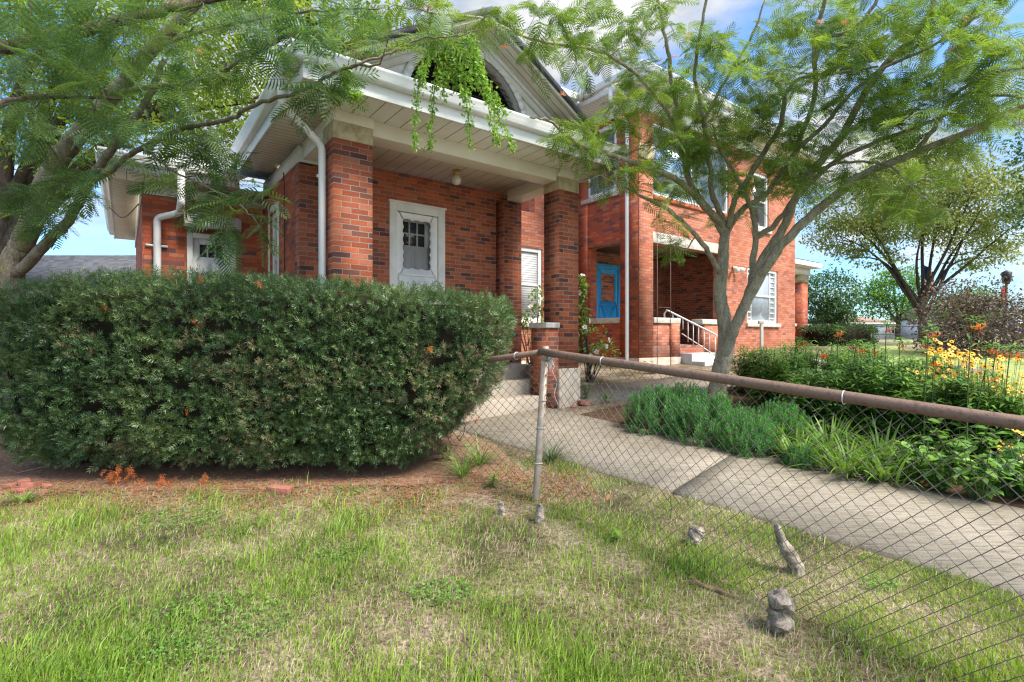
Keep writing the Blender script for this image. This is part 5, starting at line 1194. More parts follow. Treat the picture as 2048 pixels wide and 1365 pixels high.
GS = 'feathery spurge bushes along the walk'
S1 = spurge('spurge_bush', 'feathery green spurge bush at the left end of the bed, nearest the porch', gl(1310, 862), .34, .50, 150, GS)
S2 = spurge('spurge_bush', 'broad feathery spurge bush in the middle of the row before the tree', gl(1415, 882), .38, .52, 180, GS)
for src, px, py, rz, sc, lab in ((S1, 1500, 905, 1.9, .85, 'feathery spurge bush beside the strap leaved lilies, by the walk edge'), (S2, 1370, 835, 2.6, .8, 'feathery spurge bush behind the front row, left of the tree trunk'), (S1, 1560, 880, 4.0, .8, 'feathery spurge bush right of the tree trunk behind the strap leaves'), (S2, 2040, 985, .9, .62, 'feathery blue green spurge at the right edge of the photo'), (S1, 1600, 935, 2.2, .42, 'small feathery spurge sprout in front of the strap leaves')):
    dup(src, gl(px, py), rz, sc, lab, GS)
# strap leaved lily clumps along the front of the bed
GL = 'strap leaved clumps along the walk'
C1 = strap_clump('daylily', 'arching strap leaved daylily clump next to the feathery spurge', 'plant', gl(1600, 925), 100, .48, .026, M['strap'], (.1, .8), (.5, 1.3), .16, 5, GL)
C2 = strap_clump('daylily', 'dense strap leaved daylily clump in the middle of the bed edge', 'plant', gl(1690, 948), 110, .50, .026, M['strap'], (.1, .8), (.5, 1.3), .18, 5, GL)
for src, px, py, rz, sc, lab in ((C1, 1770, 965, 1.1, .95, 'daylily clump with yellowing tips close to the broad leaved plants'), (C2, 1660, 905, 2.0, 1.0, 'daylily clump in the second row behind the walk edge'), (C1, 1760, 925, 3.3, 1.05, 'daylily clump behind the yellowing front clump'), (C2, 1560, 895, 4.2, .9, 'daylily clump half hidden behind the feathery spurge'), (C1, 1850, 960, 5.0, .9, 'daylily clump behind the broad leaved plants')):
    dup(src, gl(px, py), rz, sc, lab, GL)
# broad leaved plants at the right
GBp = 'broad leaved plants at the bed edge'
B1 = broad_plant('coneflower', 'broad leaved plant by the walk below the yellow daisies', 'plant', gl(1880, 985), .46, 12, 12, .10, M['broad'], .26, GBp)
B2 = broad_plant('coneflower', 'large broad leaved plant at the corner of the bed', 'plant', gl(1960, 1005), .50, 13, 12, .11, M['broad'], .30, GBp)
for src, px, py, rz, sc, lab in ((B1, 1920, 950, 1.4, 1.15, 'taller broad leaved plant behind the bed edge'), (B2, 2010, 965, 2.2, 1.1, 'broad leaved plant under the rail at the right edge'), (B1, 1830, 968, 3.1, .8, 'short broad leaved plant between daylilies and daisies'), (B2, 2075, 1010, .4, 1.0, 'broad leaved plant partly cut off by the right edge')):
    dup(src, gl(px, py), rz, sc, lab, GBp)
# leafy green fill: tall lily stems with whorls of narrow leaves, some in flower
def petal_flower(name, parent, c, ax, R, n, mat, wid, recurve, stam=True):
    ax = np.array(ax, float); ax /= np.linalg.norm(ax); a1 = np.cross(ax, [.2, .9, .3]); a1 /= np.linalg.norm(a1); a2 = np.cross(ax, a1); pr = []
    for i in range(n):
        ph = 6.283 * i / n + rng.normal(0, .06); rd = math.cos(ph) * a1 + math.sin(ph) * a2; sd = np.cross(ax, rd); t = np.linspace(0, 1, 6)
        th = recurve * t * t; rr = np.concatenate([[0], np.cumsum(np.cos(th - .5)[1:])]) / 5 * R; zz = np.concatenate([[0], np.cumsum(-np.sin(th - .5)[1:])]) / 5 * R
        w = wid * R * np.sin(np.clip(t * .88 + .1, 0, 1) * math.pi) ** .8
        cc = c + rr[:, None] * rd + zz[:, None] * ax; V = np.empty((12, 3)); V[0::2] = cc + sd * w[:, None] / 2; V[1::2] = cc - sd * w[:, None] / 2
        pr.append((V, np.array([[2 * k, 2 * k + 1, 2 * k + 3, 2 * k + 2] for k in range(5)])))
    V, Fc = cat(pr); f = mk(name, V, Fc, mat, parent, uv=False, smooth=True)
    if stam:
        mb = MB()
        for i in range(6):
            ph = 6.283 * i / 6 + .4; rd = math.cos(ph) * a1 + math.sin(ph) * a2; e = c + ax * R * .9 + rd * R * .35; mb.tube([c, c + ax * R * .5 + rd * R * .1, e], .0012, 4, False); mb.ball(e, .005, 6, 4, (1, 1, .6))
        mb.build('stamen', M['deadleaf'], f)
    return f
def lily_stem(root, H, lean, mat, nl=64, L=.15, top=.9, bx=0, by=0):
    az = rng.uniform(0, 6.28); e = np.array([bx + math.cos(az) * lean, by + math.sin(az) * lean, H]); q = smooth_path([(bx, by, 0), (bx + e[0] * .0, by, H * .5), e], 5)
    V0, F0 = tube_arr(q, np.linspace(.006, .003, len(q)), 5, False)
    t = np.sort(rng.uniform(.08, top, nl)); x = t * (len(q) - 1); f = np.minimum(len(q) - 2, x.astype(int)); p = q[f] * (1 - x + f)[:, None] + q[f + 1] * (x - f)[:, None]
    ph = np.arange(nl) * 2.4; d_ = np.stack([np.cos(ph), np.sin(ph), rng.uniform(-.1, .6, nl)], -1)
    V, Fc = place(np.array([(0, .04, 0), (.45, .095, .05), (1, 0, -.2), (.45, -.095, .05)], float), np.array([[0, 3, 2, 1]]), p, d_, np.tile([0, 0, 1.0], (nl, 1)), L * (1.15 - .5 * t) * rng.uniform(.8, 1.2, nl))
    return q, (V0, F0), (V, Fc)
def lily_patch(name, label, loc, n, H, rad, mat=None, group=None, nl=80, L=.21):
    n = int(n * 1.5); r = thing(name, label, 'plant', loc, 0, group); mb = MB(); pr = []
    for i in range(n):
        a = rng.uniform(0, 6.28); rr = rad * math.sqrt(rng.random())
        q, st_, lf = lily_stem(r, H * rng.uniform(.6, 1.1), rng.uniform(0, .1), None, nl, L, 1.0, rr * math.cos(a), rr * math.sin(a)); mb.add(st_[0], st_[1]); pr.append(lf)
    mb.build('stem', M['stem'], r); V, Fc = cat(pr); mk('foliage', V, Fc, mat or M['broad'], r, uv=False); return r
GP_ = 'leafy lily stands in the flower bed'
Q1 = lily_patch('lily_stand', 'leafy stand of lily stems right behind the daylilies, near the tree', gl(1640, 868), 22, .70, .34, None, GP_)
Q2 = lily_patch('lily_stand', 'tall leafy lily stand in the centre of the flower bed', gl(1760, 880), 24, .88, .36, None, GP_)
for src, px, py, rz, sc, lab in ((Q1, 1560, 815, 1.0, 1.0, 'leafy lily stand just right of the tree trunk'), (Q2, 1650, 810, 2.2, .9, 'leafy lily stand in the back row right of the tree'), (Q1, 1870, 905, 3.4, 1.05, 'leafy lily stand in front of the yellow daisies'), (Q2, 1740, 815, 4.5, .9, 'leafy lily stand in the back row towards the lawn'), (Q1, 1840, 845, 5.1, 1.1, 'leafy lily stand left of the yellow daisies'), (Q2, 1950, 925, .7, .95, 'leafy lily stand between daisies and rail'), (Q1, 1520, 788, 2.9, 1.0, 'leafy stand with pale buds below the wall window'), (Q2, 1590, 775, 3.9, .85, 'leafy stand at the back by the grey timber'), (Q2, 1900, 850, 1.3, .72, 'leafy stand behind the yellow daisies, towards the lawn'), (Q2, 1990, 880, 2.7, .65, 'leafy stand under the right hand daisies'), (Q1, 1700, 780, .5, 1.0, 'leafy stand at the lawn edge of the bed, behind the centre stand'), (Q1, 2040, 940, 4.4, .9, 'leafy stand at the right edge of the photo behind the rail')):
    dup(src, gl(px, py), rz, sc, lab, GP_)
# flowering tiger lilies
GT = 'orange tiger lilies'
def tiger(px, py, Y, lab, R=.062, gx=None):
    c = P(px, py, Y); bx, by = c[0] + rng.normal(0, .06), c[1] + rng.uniform(.02, .12); bz = float(gz(bx, by))
    r = thing('tiger_lily', lab, 'flower', (bx, by, bz), 0, GT); o = np.array([bx, by, bz]); e = c - o
    q = smooth_path([(0, 0, 0), (e[0] * .1, e[1] * .1, e[2] * .55), (e[0] * .5, e[1] * .5, e[2] + .05), (e[0] * .95, e[1] * .95, e[2] + .035), e], 5); V0, F0 = tube_arr(q, np.linspace(.006, .0025, len(q)), 5, False)
    mk('stem', V0, F0, M['stem'], r)
    nl = 46; x = np.sort(rng.uniform(.1, .8, nl)) * (len(q) - 1); f = x.astype(int); p = q[f] * (1 - x + f)[:, None] + q[f + 1] * (x - f)[:, None]; ph = np.arange(nl) * 2.4
    V, Fc = place(np.array([(0, .04, 0), (.45, .095, .05), (1, 0, -.2), (.45, -.095, .05)], float), np.array([[0, 3, 2, 1]]), p, np.stack([np.cos(ph), np.sin(ph), rng.uniform(-.1, .6, nl)], -1), np.tile([0, 0, 1.0], (nl, 1)), rng.uniform(.08, .14, nl)); mk('foliage', V, Fc, M['broad'], r, uv=False)
    petal_flower('blossom', r, e, (rng.normal(0, .35), -.35 + rng.normal(0, .2), -1), R * 1.3, 6, M['orange'], .34, 2.5)
    if rng.random() < .5:
        bb = e + np.array([rng.normal(0, .05), rng.normal(0, .03), .03]); mb = MB().tube([bb, bb + [0, 0, -.05]], [.008, .004], 6); mb.build('bud', M['orange'], r)
    return r
for px, py, Y, lab, R in ((1957, 655, 4.5, 'highest tiger lily blossom, right of the purple shrub', .066), (1868, 672, 4.9, 'tiger lily in front of the left side of the purple shrub', .062), (1678, 670, 6.0, 'tiger lily in front of the clipped boxwood', .064), (1778, 662, 5.8, 'tiger lily just left of the flagpole', .055), (1604, 690, 6.4, 'tiger lily against the corner of the brick wall', .062), (1647, 713, 6.0, 'tiger lily in front of the grey timber on the ground', .06),
        (1707, 696, 5.8, 'left blossom of the pair under the boxwood', .052), (1724, 703, 5.75, 'right blossom of the pair under the boxwood', .056), (1750, 706, 5.6, 'small tiger lily right of the pair under the boxwood', .04), (1805, 694, 5.5, 'faded tiger lily over the lawn left of the daisies', .045), (1984, 704, 5.0, 'tiger lily right of the daisies, over the lawn', .05), (2007, 711, 5.0, 'second tiger lily right of the daisies', .05), (2036, 712, 4.7, 'large tiger lily cut by the right edge', .07), (1872, 730, 5.0, 'tiger lily low among the yellow daisies', .045), (1852, 694, 5.4, 'red orange tiger lily behind the daisies', .045), (1988, 760, 4.6, 'lowest tiger lily at the right of the daisies', .05)):
    tiger(px, py, Y, lab, R)
# black eyed susans
GD = 'black eyed susan clumps'
def susan(label, loc, heads, H, rad):
    r = thing('black_eyed_susan', label, 'flower', loc, 0, GD); mb = MB(); lp, ld = [], []; protos = []
    for i in range(heads):
        a = rng.uniform(0, 6.28); rr = rad * math.sqrt(rng.random()); e = np.array([rr * math.cos(a), rr * math.sin(a) * .7, H * rng.uniform(.55, 1.0)]); b_ = e * .35; b_[2] = 0
        q = smooth_path([b_, b_ * .5 + e * .5 + [0, 0, .04], e], 4); mb.tube(q, np.linspace(.004, .002, len(q)), 4, False)
        for _ in range(5): x = rng.uniform(.1, .9) * (len(q) - 1); f = int(x); lp.append(q[f]); ld.append([rng.normal(), rng.normal(), rng.uniform(-.3, .6)])
        ax = np.array([rng.normal(.0, .35), -.75 + rng.normal(0, .3), .75])
        if i < 3:
            f = petal_flower('flower_head', r, np.zeros(3), (0, 0, 1), .036, 12, M['yellow'], .42, 1.15, False); cb = MB().ball((0, 0, .003), .0085, 8, 6, (1, 1, .9)); cb.build('flower_cone', M['cone'], f); protos.append(f)
        else:
            s_ = protos[i % 3]; f = s_.copy(); COL.objects.link(f); f.parent = r
            for ch in s_.children: c2 = ch.copy(); COL.objects.link(c2); c2.parent = f
        f.location = e; f.rotation_euler = Vector(ax).to_track_quat('Z', 'Y').to_euler(); f.scale = (rng.uniform(.75, 1.15),) * 3
    mb.build('stem', M['stem'], r); n_ = len(lp)
    V, Fc = place(LEAF2[0], LEAF2[1], np.array(lp), np.array(ld), np.tile([0, 0, 1.0], (n_, 1)) + rng.normal(0, .3, (n_, 3)), rng.uniform(.04, .08, n_)); mk('foliage', V, Fc, M['broad'], r, uv=False)
from mathutils import Vector
for px, py, hd, H, rad, lab in ((1905, 880, 56, 1.0, .28, 'thickest clump of yellow black eyed susans, left of the group'), (1955, 890, 52, .98, .28, 'black eyed susans in the middle of the group'), (1890, 850, 38, 1.05, .24, 'tallest black eyed susans at the back of the group'), (2000, 930, 34, .82, .24, 'lower black eyed susans sloping towards the rail'), (2045, 985, 12, .55, .18, 'few black eyed susans under the rail at the right edge'), (2005, 880, 44, .92, .28, 'black eyed susans at the right of the group, over the lawn'), (1850, 875, 22, .82, .2, 'black eyed susans at the left fringe of the group, among lily stems'), (1555, 775, 14, .55, .45, 'small yellow daisies below the wall window')):
    susan(lab, gl(px, py), hd, H, rad)
# white flowered shrubs by the porch
def hibiscus(label, loc, blobs, nl, nf, group):
    r = thing('hibiscus_shrub', label, 'shrub', loc, 0, group); mb = MB(); bl = np.array(blobs, float)
    for b_ in bl:
        for _ in range(5): e = b_[:3] + rng.normal(0, .45, 3) * b_[3:]; mb.tube(smooth_path([(rng.normal(0, .05), rng.normal(0, .05), 0), e * .5 + [0, 0, .1], e], 4), np.linspace(.012, .004, 9), 5, False)
    mb.build('stem', M['bark_twig'], r)
    i = rng.integers(0, len(bl), nl); dd = rdir(nl); p = bl[i, :3] + dd * bl[i, 3:] * rng.uniform(.5, 1.05, (nl, 1))
    V, Fc = place(LEAF2[0], LEAF2[1], p, dd * .7 + rdir(nl) + [0, 0, -.2], rdir(nl) * .5 + [0, 0, 1.0], rng.uniform(.05, .095, nl)); mk('foliage', V, Fc, M['broad'], r, uv=False)
    for k in range(nf):
        j = rng.integers(0, len(bl)); d_ = rdir(1)[0]; d_[1] = -abs(d_[1]); c = bl[j, :3] + d_ * bl[j, 3:] * 1.05
        f = petal_flower('white_flower', r, c, d_ + [0, -.4, .2], .055, 5, M['petal_white'], .85, .7, False); MB().ball(c + d_ * .012, .011, 6, 5).build('flower_eye', M['pink'], f)
GH = 'white flowering hibiscus shrubs'
p_ = P(1062, 700, 9.6); hibiscus('white flowering shrub behind the stone capped knee pier, in front of the blinds', (p_[0], p_[1], .5), [(.1, 0, 1.0, .32, .3, .45), (-.25, -.1, 1.15, .22, .2, .2), (.2, 0, 1.5, .25, .2, .25), (.25, 0, .6, .3, .3, .3)], 650, 12, GH)
p_ = P(1180, 720, 9.2); hibiscus('white flowering shrub right of the front pillar, below the stone sill', (p_[0], p_[1], .5), [(-.05, 0, .75, .36, .3, .38), (.25, -.05, .5, .28, .25, .25), (-.18, 0, 1.15, .16, .15, .3), (-.15, 0, 1.65, .08, .08, .25)], 700, 14, GH)
# ================================================================== PROPS
def lump(name, label, cat_, loc, pts, radii, mat, rough=.012, n=12, group=None):
    q = smooth_path(np.array(pts), 6); r = np.interp(np.linspace(0, 1, len(q)), np.linspace(0, 1, len(radii)), radii)
    V, Fc = tube_arr(q, r, n, True); V = V + rng.normal(0, 1, V.shape) * rough + rough * np.sin(V * 60 + 2)[:, [1, 2, 0]]
    o = mk(name, V, Fc, mat, smooth=False, loc=loc)
    md = o.modifiers.new('sub', 'SUBSURF'); md.levels = md.render_levels = 1
    return tag(o, label, cat_, group)
GR = 'bleached old shrub stumps along the fence'
lump('wood_stump', 'short bleached stump in the grass under the middle of the fence', 'stump', gl(1388, 1094), [(0, 0, -.02), (0, 0, .05), (.025, .01, .10), (.03, .01, .13)], [.042, .038, .045, .028], M['deadwood'], .006, 12, GR)
lump('wood_stump', 'long leaning bleached root piece with a broken pointed top', 'stump', gl(1588, 1146), [(.02, 0, -.02), (0, 0, .06), (-.05, 0, .14), (-.085, 0, .22), (-.11, 0, .29)], [.05, .042, .036, .028, .012], M['deadwood'], .005, 12, GR)
lump('wood_stump', 'largest knotty stump caught in the bottom of the fence wire', 'stump', gl(1560, 1262), [(0, 0, -.03), (-.01, 0, .05), (.01, 0, .11), (.0, 0, .16), (.0, .02, .19)], [.05, .058, .048, .058, .035], M['deadwood'], .011, 14, GR)
lump('wood_stump', 'splintered stump at the foot of the fence post', 'stump', gl(1076, 1045), [(0, 0, -.02), (.005, 0, .06), (.012, 0, .13)], [.040, .034, .022], M['deadwood'], .007, 10, GR)
lump('wood_stump', 'tiny stump left of the fence post', 'stump', gl(1005, 1030), [(0, 0, -.02), (-.01, 0, .05), (-.012, 0, .09)], [.03, .026, .016], M['deadwood'], .006, 9, GR)
lump('dead_root', 'flat peeling root lying in the grass below the fence', 'root', gl(1400, 1175), [(-.12, .1, -.006), (-.03, .03, .004), (.06, -.03, .002), (.16, -.12, -.006)], [.016, .024, .020, .012], M['wood'], .006, 8)
def chip(px, py, s, lab, rz, grp='broken bricks', dz=0.0):
    mb = MB().box(-s[0] / 2, -s[1] / 2, 0, s[0] / 2, s[1] / 2, s[2]); V = np.array(mb.V) + rng.normal(0, .006, (8, 3)); c = G(px, py)
    o = mk('broken_brick', V, mb.F, M['redbrick_chip'], loc=tuple(c + [0, 0, -.008 + dz])); o.rotation_euler = (rng.normal(0, .12), rng.normal(0, .12), rz)
    md = o.modifiers.new('bevel', 'BEVEL'); md.width = .006; md.segments = 2
    tag(o, lab, 'brick', grp)
chip(1167, 811, (.16, .10, .075), 'broken red brick at the foot of the right porch pillar', .5)
for px, py, s, lab in ((62, 978, (.14, .09, .06), 'largest brick piece at the left end of the hedge'), (38, 985, (.10, .08, .04), 'flat brick piece left of the largest one'), (84, 990, (.07, .06, .03), 'small brick piece right of the largest one'), (50, 968, (.09, .07, .05), 'brick piece behind the largest one'), (95, 975, (.06, .05, .04), 'brick crumb nearest the hedge stems'), (20, 975, (.08, .07, .04), 'brick piece at the very left edge'), (560, 985, (.20, .10, .06), 'dark brick lying under the middle of the hedge'), (1148, 815, (.08, .06, .03), 'small brick chip left of the brick by the pillar')): chip(px, py, s, lab, rng.uniform(0, 3))
# single fallen leaf
c = G(1213, 1010); V, Fc = place(LEAF2[0], LEAF2[1], np.array([c + [0, 0, .03]]), np.array([[.5, .3, .8]]), np.array([[-.5, -.8, .4]]), np.array([.07])); tag(mk('fallen_leaf', V, Fc, M['deadleaf'], uv=False), 'single curled orange brown leaf on the lawn behind the wire', 'leaf')
# wooden chair on the porch
ch = thing('wooden_chair', 'dark wooden slat chair on the porch behind the knee wall', 'chair', tuple(Hp(2.55, .95, FL)), math.atan2(UY, UX))
def cbox(nm, *b):
    mb = MB()
    for q in b: mb.box(*q)
    mb.build(nm, M['wood'], ch, .003)
cbox('seat', (-.22, -.02, .37, .22, .40, .40))
for x in (-.21, .17):
    for y in (-.02, .36): cbox('leg', (x, y, 0, x + .04, y + .04, .37 if y < .2 else .385))
cbox('backrest', (-.21, .401, .40, -.17, .43, .72), (.17, .401, .40, .21, .43, .72), (-.17, .405, .60, .17, .425, .70), (-.17, .405, .48, .17, .425, .54))
for x in (-.21, .17): cbox('armrest', (x, .0, .52, x + .05, .40, .545), (x, .0, .401, x + .04, .04, .52))
# rods (plant trellis) by the corner of the wing
tr = thing('wire_trellis', 'thin rusty rod plant trellis standing by the brick corner pier', 'trellis', tuple(Hp(7.0, 1.2, .66)), math.atan2(UY, UX))
for x in (-.12, .32): MB().tube([(x, 0, -.1), (x, 0, 2.75)], .007, 6).build('rod', M['rod'], tr)
for z in (1.25, 2.72): MB().tube([(-.12, .009, z), (.32, .009, z)], .005, 6).build('cross_rod', M['rod'], tr)
# stake with T top, timber strip on the ground, stone border
c = P(1523, 690, 11.5); stk = thing('garden_stake', 'pale wooden stake with a notched top below the wall window', 'stake', (c[0], c[1], float(gz(c[0], c[1]))))
MB().box(-.03, -.03, -.1, .03, .03, .86).build('post', M['stake'], stk, .004); MB().box(-.07, -.035, .86, .05, .035, .93).build('crosspiece', M['stake'], stk, .004)
a, b_ = G(1592, 712), G(1700, 730); a = P(1592, 703, 11.6); b_ = P(1698, 721, 10.4); tb = MB(); d_ = (b_ - a)
for o_ in (a, b_): o_[2] = float(gz(o_[0], o_[1])) + .05
V, Fc = tube_arr(np.array([a, b_]), .07, 4, True); tag(mk('downspout_pipe', V, Fc, M['white'], smooth=False), 'white gutter pipe lying on the ground in front of the boxwood', 'pipe')
for i, (px, py, L, Y) in enumerate(((1625, 742, .5, 9.9), (1668, 748, .45, 9.6), (1640, 756, .4, 9.3), (1700, 738, .4, 9.8))):
    c = P(px, py, Y); o = lump('border_stone', ['flat pale border stone nearest the wall', 'flat border stone in the middle of the row', 'flat border stone nearest the lilies', 'flat border stone at the lawn end of the row'][i], 'stone', (c[0], c[1], float(gz(c[0], c[1])) + .02), [(-L / 2, 0, 0), (0, .02, .02), (L / 2, 0, 0)], [.09, .11, .08], M['stone'], .008, 8, 'flat border stones')
# clipped boxwood by the wall
def clipped(name, label, loc, sx, sy, sz, n, lsz, mat, rz=0):
    r = thing(name, label, 'hedge', loc, rz); t = rdir(n); p = np.sign(t) * np.abs(t) ** .45 * np.array([sx, sy, sz]); p[:, 2] += sz; p = p * rng.uniform(.86, 1.02, (n, 1))
    V, Fc = place(LEAF[0] * np.array([1, 1.4, 1]), LEAF[1], p, t + rdir(n) * .8, rdir(n) + [0, 0, .6], rng.uniform(.7, 1.3, n) * lsz); mk('foliage', V, Fc, mat, r, uv=False)
    mb = MB().ball((0, 0, 0), 1, 20, 12); Vv = np.array(mb.V); Vv = np.sign(Vv) * np.abs(Vv) ** .5 * np.array([sx, sy, sz]) * .84; Vv[:, 2] += sz; mk('shade_core', Vv, mb.F, M['yew_core'], r); return r  # dark core carries the boxwood's inner shade in its colour
c = P(1675, 706, 15.5); clipped('boxwood_hedge', 'low clipped boxwood beside the right wall of the house', (c[0], c[1], float(gz(c[0], c[1])) - .05), .95, .7, .33, 5200, .045, M['box'], .2)
c = P(1668, 690, 19.5); clipped('boxwood_hedge', 'second clipped boxwood just behind the first one', (c[0], c[1], float(gz(c[0], c[1]))), 1.35, .8, .36, 3200, .06, M['box'], .2)
# flagpole and flag
c = P(1846, 690, 26); fp = thing('flagpole', 'white flagpole on the far lawn', 'flagpole', (c[0], c[1], float(gz(c[0], c[1]))))
MB().tube([(0, 0, 0), (0, 0, 5.3)], [.06, .04], 10).build('pole', M['white'], fp); MB().ball((0, 0, 5.36), .07).build('finial', M['brass'], fp); MB().tube([(0, 0, -.05), (0, 0, .12)], .14, 12).build('base', M['conc_step'], fp)
flg = thing('flag', 'limp red and white striped flag with blue corner on the white pole', 'flag', (c[0] + .06, c[1], 4.55))
mb = [MB(), MB(), MB()]
def fpt(u, z): return (u * .55, .12 * math.sin(u * 9 + z) * (.3 + u), z - u * .38)
for s_ in range(13):
    z0_, z1_ = .42 - .10 * s_, .42 - .10 * (s_ + 1)
    for i in range(12):
        u0, u1 = i / 12, (i + 1) / 12; j = 2 if (s_ < 7 and i < 5) else (0 if s_ % 2 == 0 else 1)
        q = [fpt(u0, z1_), fpt(u1, z1_), fpt(u1, z0_), fpt(u0, z0_)]; mb[j].add(q + [(x, y + .004, z) for x, y, z in q], [(0, 1, 2, 3), (7, 6, 5, 4)])
fs_ = mb[0].build('red_stripes', M['redcloth'], flg); mb[1].build('white_stripes', M['white'], flg); mb[2].build('blue_canton', M['navy'], flg)
# black lamp post with a red banner
c = P(2013, 705, 19.0); lpst = thing('lamp_post', 'black street lamp post with small red banners', 'lamp post', (c[0], c[1], float(gz(c[0], c[1]))))
MB().tube([(0, 0, 0), (0, 0, .25), (0, 0, .3), (0, 0, 2.2)], [.14, .12, .06, .045], 12).build('post', M['iron'], lpst); MB().tube([(0, 0, 2.2), (0, 0, 2.3), (0, 0, 2.62), (0, 0, 2.7)], [.05, .12, .16, .03], 10).build('lantern', M['iron'], lpst)
MB().box(-.2, -.01, 1.45, -.06, .01, 2.05).build('banner', M['redcloth'], lpst); MB().tube([(0, 0, 2.08), (-.22, 0, 2.08)], .01, 6).build('banner_arm', M['iron'], lpst)
# far chain link fence line
ff = thing('far_fence', 'low dark wire fence far across the lawn in front of the road', 'fence', (0, 0, 0))
pts = [np.array([x, 22.0 + (x - 14) * .12, 0]) for x in np.arange(15.5, 40, 2.4)]
for p_ in pts: MB().tube([(p_[0], p_[1], float(gz(*p_[:2])) - .05), (p_[0], p_[1], 1.06 + .75)], .03, 6).build('post', M['iron'], ff)
for h in (.35, .72): MB().tube([(p_[0], p_[1], 1.06 + h) for p_ in pts], .018, 6).build('rail', M['iron'], ff)
# pavilion with brown hipped roof
pv = thing('pavilion', 'open park pavilion with low brown hipped roof', 'pavilion', (39.5, 62, 1.06), .1)
mb = MB().add([(-5, -3, 1.9), (5, -3, 1.9), (5, 3, 1.9), (-5, 3, 1.9), (-1.2, 0, 2.9), (1.2, 0, 2.9)], [(0, 1, 5, 4), (1, 2, 5), (2, 3, 4, 5), (3, 0, 4), (3, 2, 1, 0)]); mb.build('roof', M['shingle_brown'], pv)
MB().box(-5, -3.03, 1.78, 5, -3.0, 1.9).build('fascia', M['white_old'], pv)
for x in (-4.6, 0, 4.6): 
    for y in (-2.7, 2.7): MB().box(x - .08, y - .08, -.1, x + .08, y + .08, 1.9).build('post', M['white_old'], pv)
wb = thing('white_building', 'long low white building at the far side of the lawn', 'building', (64, 84, 1.06), .1)
MB().box(-9, -4, -.2, 9, 4, 2.4).build('wall', M['siding'], wb); MB().prism([(-4.4, 2.4), (4.4, 2.4), (0, 2.9)], 'x', -9.3, 9.3).build('roof', M['shingle_mid'], wb)
for x in (-6, -2, 2.5, 6.5): MB().box(x, -4.06, .9, x + 1.0, -4.005, 1.8).build('window', M['glass'], wb)
def house_far(name, label, loc, rz, w, d, h, rh, roofm):
    r = thing(name, label, 'house', loc, rz); MB().box(-w / 2, -d / 2, -.3, w / 2, d / 2, h).build('wall', M['siding'], r)
    MB().prism([(-d / 2 - .4, h - .1), (d / 2 + .4, h - .1), (0, h + rh)], 'x', -w / 2 - .4, w / 2 + .4).build('roof', roofm, r)
    for x in (-w * .3, w * .2): MB().box(x, -d / 2 - .05, .9, x + .9, -d / 2 - .004, 2.0).build('window', M['glass'], r)
house_far('neighbor_house', 'neighbouring house with pale grey shingle roof behind the left tree trunk', (-27.5, 30, 1.06), .1, 9, 7, 2.6, 2.2, M['shingle_grey'])
house_far('neighbor_house', 'neighbouring house with dark shingle roof left of the brick wing', (-21.2, 26.5, 1.06), .0, 8, 6, 2.5, 1.95, M['shingle_dark'])
house_far('far_house', 'distant white house right of the white flagpole', (66, 78, 1.06), .2, 12, 8, 3.0, 2.0, M['shingle_mid'])
# parked car far right
car = thing('parked_car', 'dark blue car parked far off beyond the lawn', 'car', (37.5, 38.5, 1.06), .1)
prof = [(-2.1, .3), (2.1, .3), (2.15, .75), (1.3, .9), (.7, 1.42), (-1.0, 1.42), (-1.6, .95), (-2.15, .85)]
MB().prism(prof, 'y', -.85, .85).build('body', M['navy'], car, .06); MB().prism([(.62, 1.36), (1.2, .93), (-1.45, .96), (-.95, 1.36)][::-1], 'y', -.87, .87).build('window', M['glass'], car)
for x in (-1.3, 1.3):
    for y in (-.82, .82): MB().tube([(x, y - .1, .32), (x, y + .1, .32)], .32, 16).build('wheel', M['iron'], car)
# ================================================================== SKY, SUN, CAMERA
w = bpy.data.worlds.new('World'); SC.world = w; w.use_nodes = True
nt = w.node_tree; nt.nodes.clear()
wo = nt.nodes.new('ShaderNodeOutputWorld'); bg = nt.nodes.new('ShaderNodeBackground'); nt.links.new(bg.outputs[0], wo.inputs[0])
SUN_EL, SUN_AZ = math.radians(52), math.radians(118)      # azimuth clockwise from +Y
sky = nt.nodes.new('ShaderNodeTexSky'); sky.sky_type = 'NISHITA'; sky.sun_disc = False
sky.sun_elevation = SUN_EL; sky.sun_rotation = SUN_AZ; sky.air_density = 1.0; sky.dust_density = 0.6; sky.ozone_density = 1.5
tc = nt.nodes.new('ShaderNodeTexCoord')
mp = nt.nodes.new('ShaderNodeMapping'); mp.inputs['Scale'].default_value = (1.0, 1.0, 2.2); mp.inputs['Location'].default_value = (0.35, 0.1, 0.0)
nt.links.new(tc.outputs['Generated'], mp.inputs['Vector'])
cn = noise(nt, mp.outputs[0], 2.3, 9, 0.55)
sx = nt.nodes.new('ShaderNodeSeparateXYZ'); nt.links.new(tc.outputs['Generated'], sx.inputs[0])
low = nt.nodes.new('ShaderNodeMapRange'); nt.links.new(mth(nt, 'ADD', mth(nt, 'MULTIPLY', sx.outputs[0], 0.55), sx.outputs[2]), low.inputs[0])
low.inputs[1].default_value = -0.45; low.inputs[2].default_value = 0.12; low.inputs[3].default_value = -0.22; low.inputs[4].default_value = 0.0
cn2 = mth(nt, 'ADD', cn, low.outputs[0])
cf = ramp(nt, cn2, [(0.42, (0, 0, 0)), (0.56, (1, 1, 1))])
skb = mixc(nt, 1.0, sky.outputs[0], (0.46, 0.70, 0.90), 'MULTIPLY')
sh = noise(nt, mp.outputs[0], 4.5, 6, 0.6)
CL = 2.7
cc = ramp(nt, sh, [(0.35, (0.50, 0.56, 0.64)), (0.6, (1.0, 1.0, 1.0))])
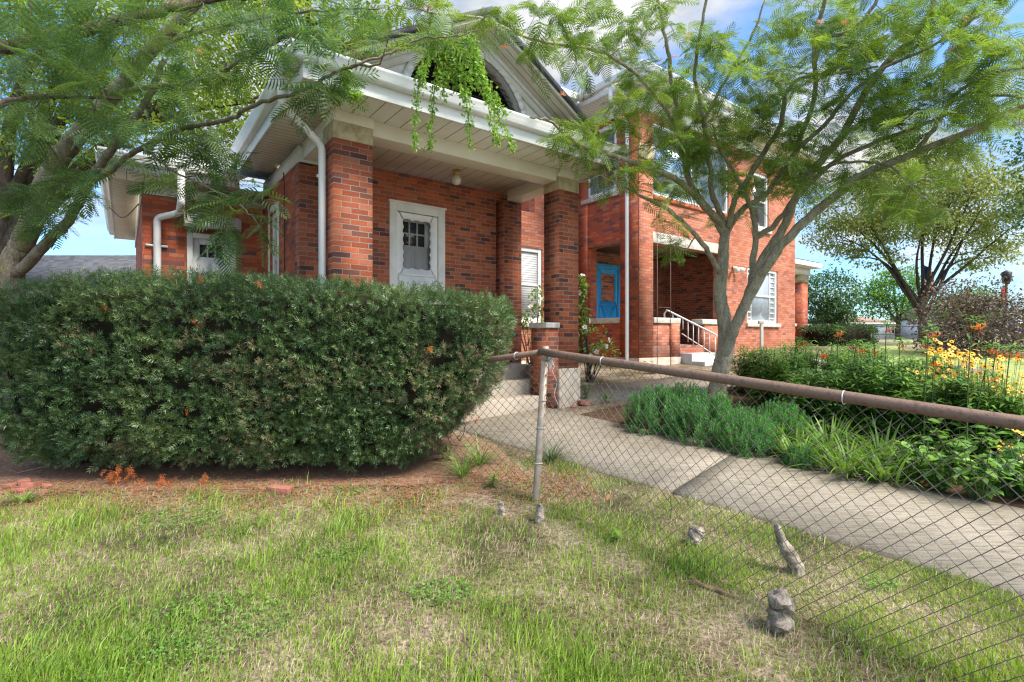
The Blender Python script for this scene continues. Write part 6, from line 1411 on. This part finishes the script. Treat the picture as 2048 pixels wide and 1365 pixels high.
vm = nt.nodes.new('ShaderNodeVectorMath'); vm.operation = 'SCALE'; nt.links.new(cc, vm.inputs[0]); 
# cloud gain added out of view, overhead and towards the sun, for soft fill
zg = nt.nodes.new('ShaderNodeMapRange'); nt.links.new(sx.outputs[2], zg.inputs[0]); zg.inputs[1].default_value = 0.5; zg.inputs[2].default_value = 1.0; zg.inputs[3].default_value = 0.0; zg.inputs[4].default_value = 1.3
yg = nt.nodes.new('ShaderNodeMapRange'); nt.links.new(sx.outputs[1], yg.inputs[0]); yg.inputs[1].default_value = 0.0; yg.inputs[2].default_value = -0.8; yg.inputs[3].default_value = 0.0; yg.inputs[4].default_value = 1.1
nt.links.new(mth(nt, 'MULTIPLY', mth(nt, 'ADD', mth(nt, 'ADD', zg.outputs[0], yg.outputs[0]), 1.0), CL), vm.inputs['Scale'])
mx = mixc(nt, cf, skb, vm.outputs[0])
nt.links.new(mx, bg.inputs['Color']); bg.inputs['Strength'].default_value = 0.065
sd = bpy.data.lights.new('sun', 'SUN'); sd.energy = 1.5; sd.angle = math.radians(20); sd.color = (1.0, 0.95, 0.86)
so = bpy.data.objects.new('sun', sd); link(so)
from mathutils import Vector
dv = Vector((math.sin(SUN_AZ) * math.cos(SUN_EL), math.cos(SUN_AZ) * math.cos(SUN_EL), math.sin(SUN_EL)))
so.rotation_euler = dv.to_track_quat('Z', 'Y').to_euler()
cam = bpy.data.cameras.new('camera'); co_ = bpy.data.objects.new('camera', cam); link(co_)
cam.sensor_width = 36; cam.lens = 36 * F / 2048; cam.clip_end = 3000; cam.clip_start = 0.05
cam.shift_y = (HY - 682.5) / 2048
co_.location = (0, 0, CAMZ); co_.rotation_euler = (math.radians(90), 0, 0)
SC.camera = co_
SC.view_settings.view_transform = 'Standard'; SC.view_settings.look = 'None'; SC.view_settings.gamma = 1.0
SC.view_settings.exposure = 2.5
SC.cycles.max_bounces = 8; SC.cycles.diffuse_bounces = 5; SC.cycles.glossy_bounces = 3; SC.cycles.transmission_bounces = 4
SC.cycles.use_denoising = True; SC.cycles.denoising_prefilter = "NONE"; SC.cycles.denoising_input_passes = "RGB_ALBEDO_NORMAL"; SC.cycles.use_adaptive_sampling = False; SC.cycles.filter_width = 1.25
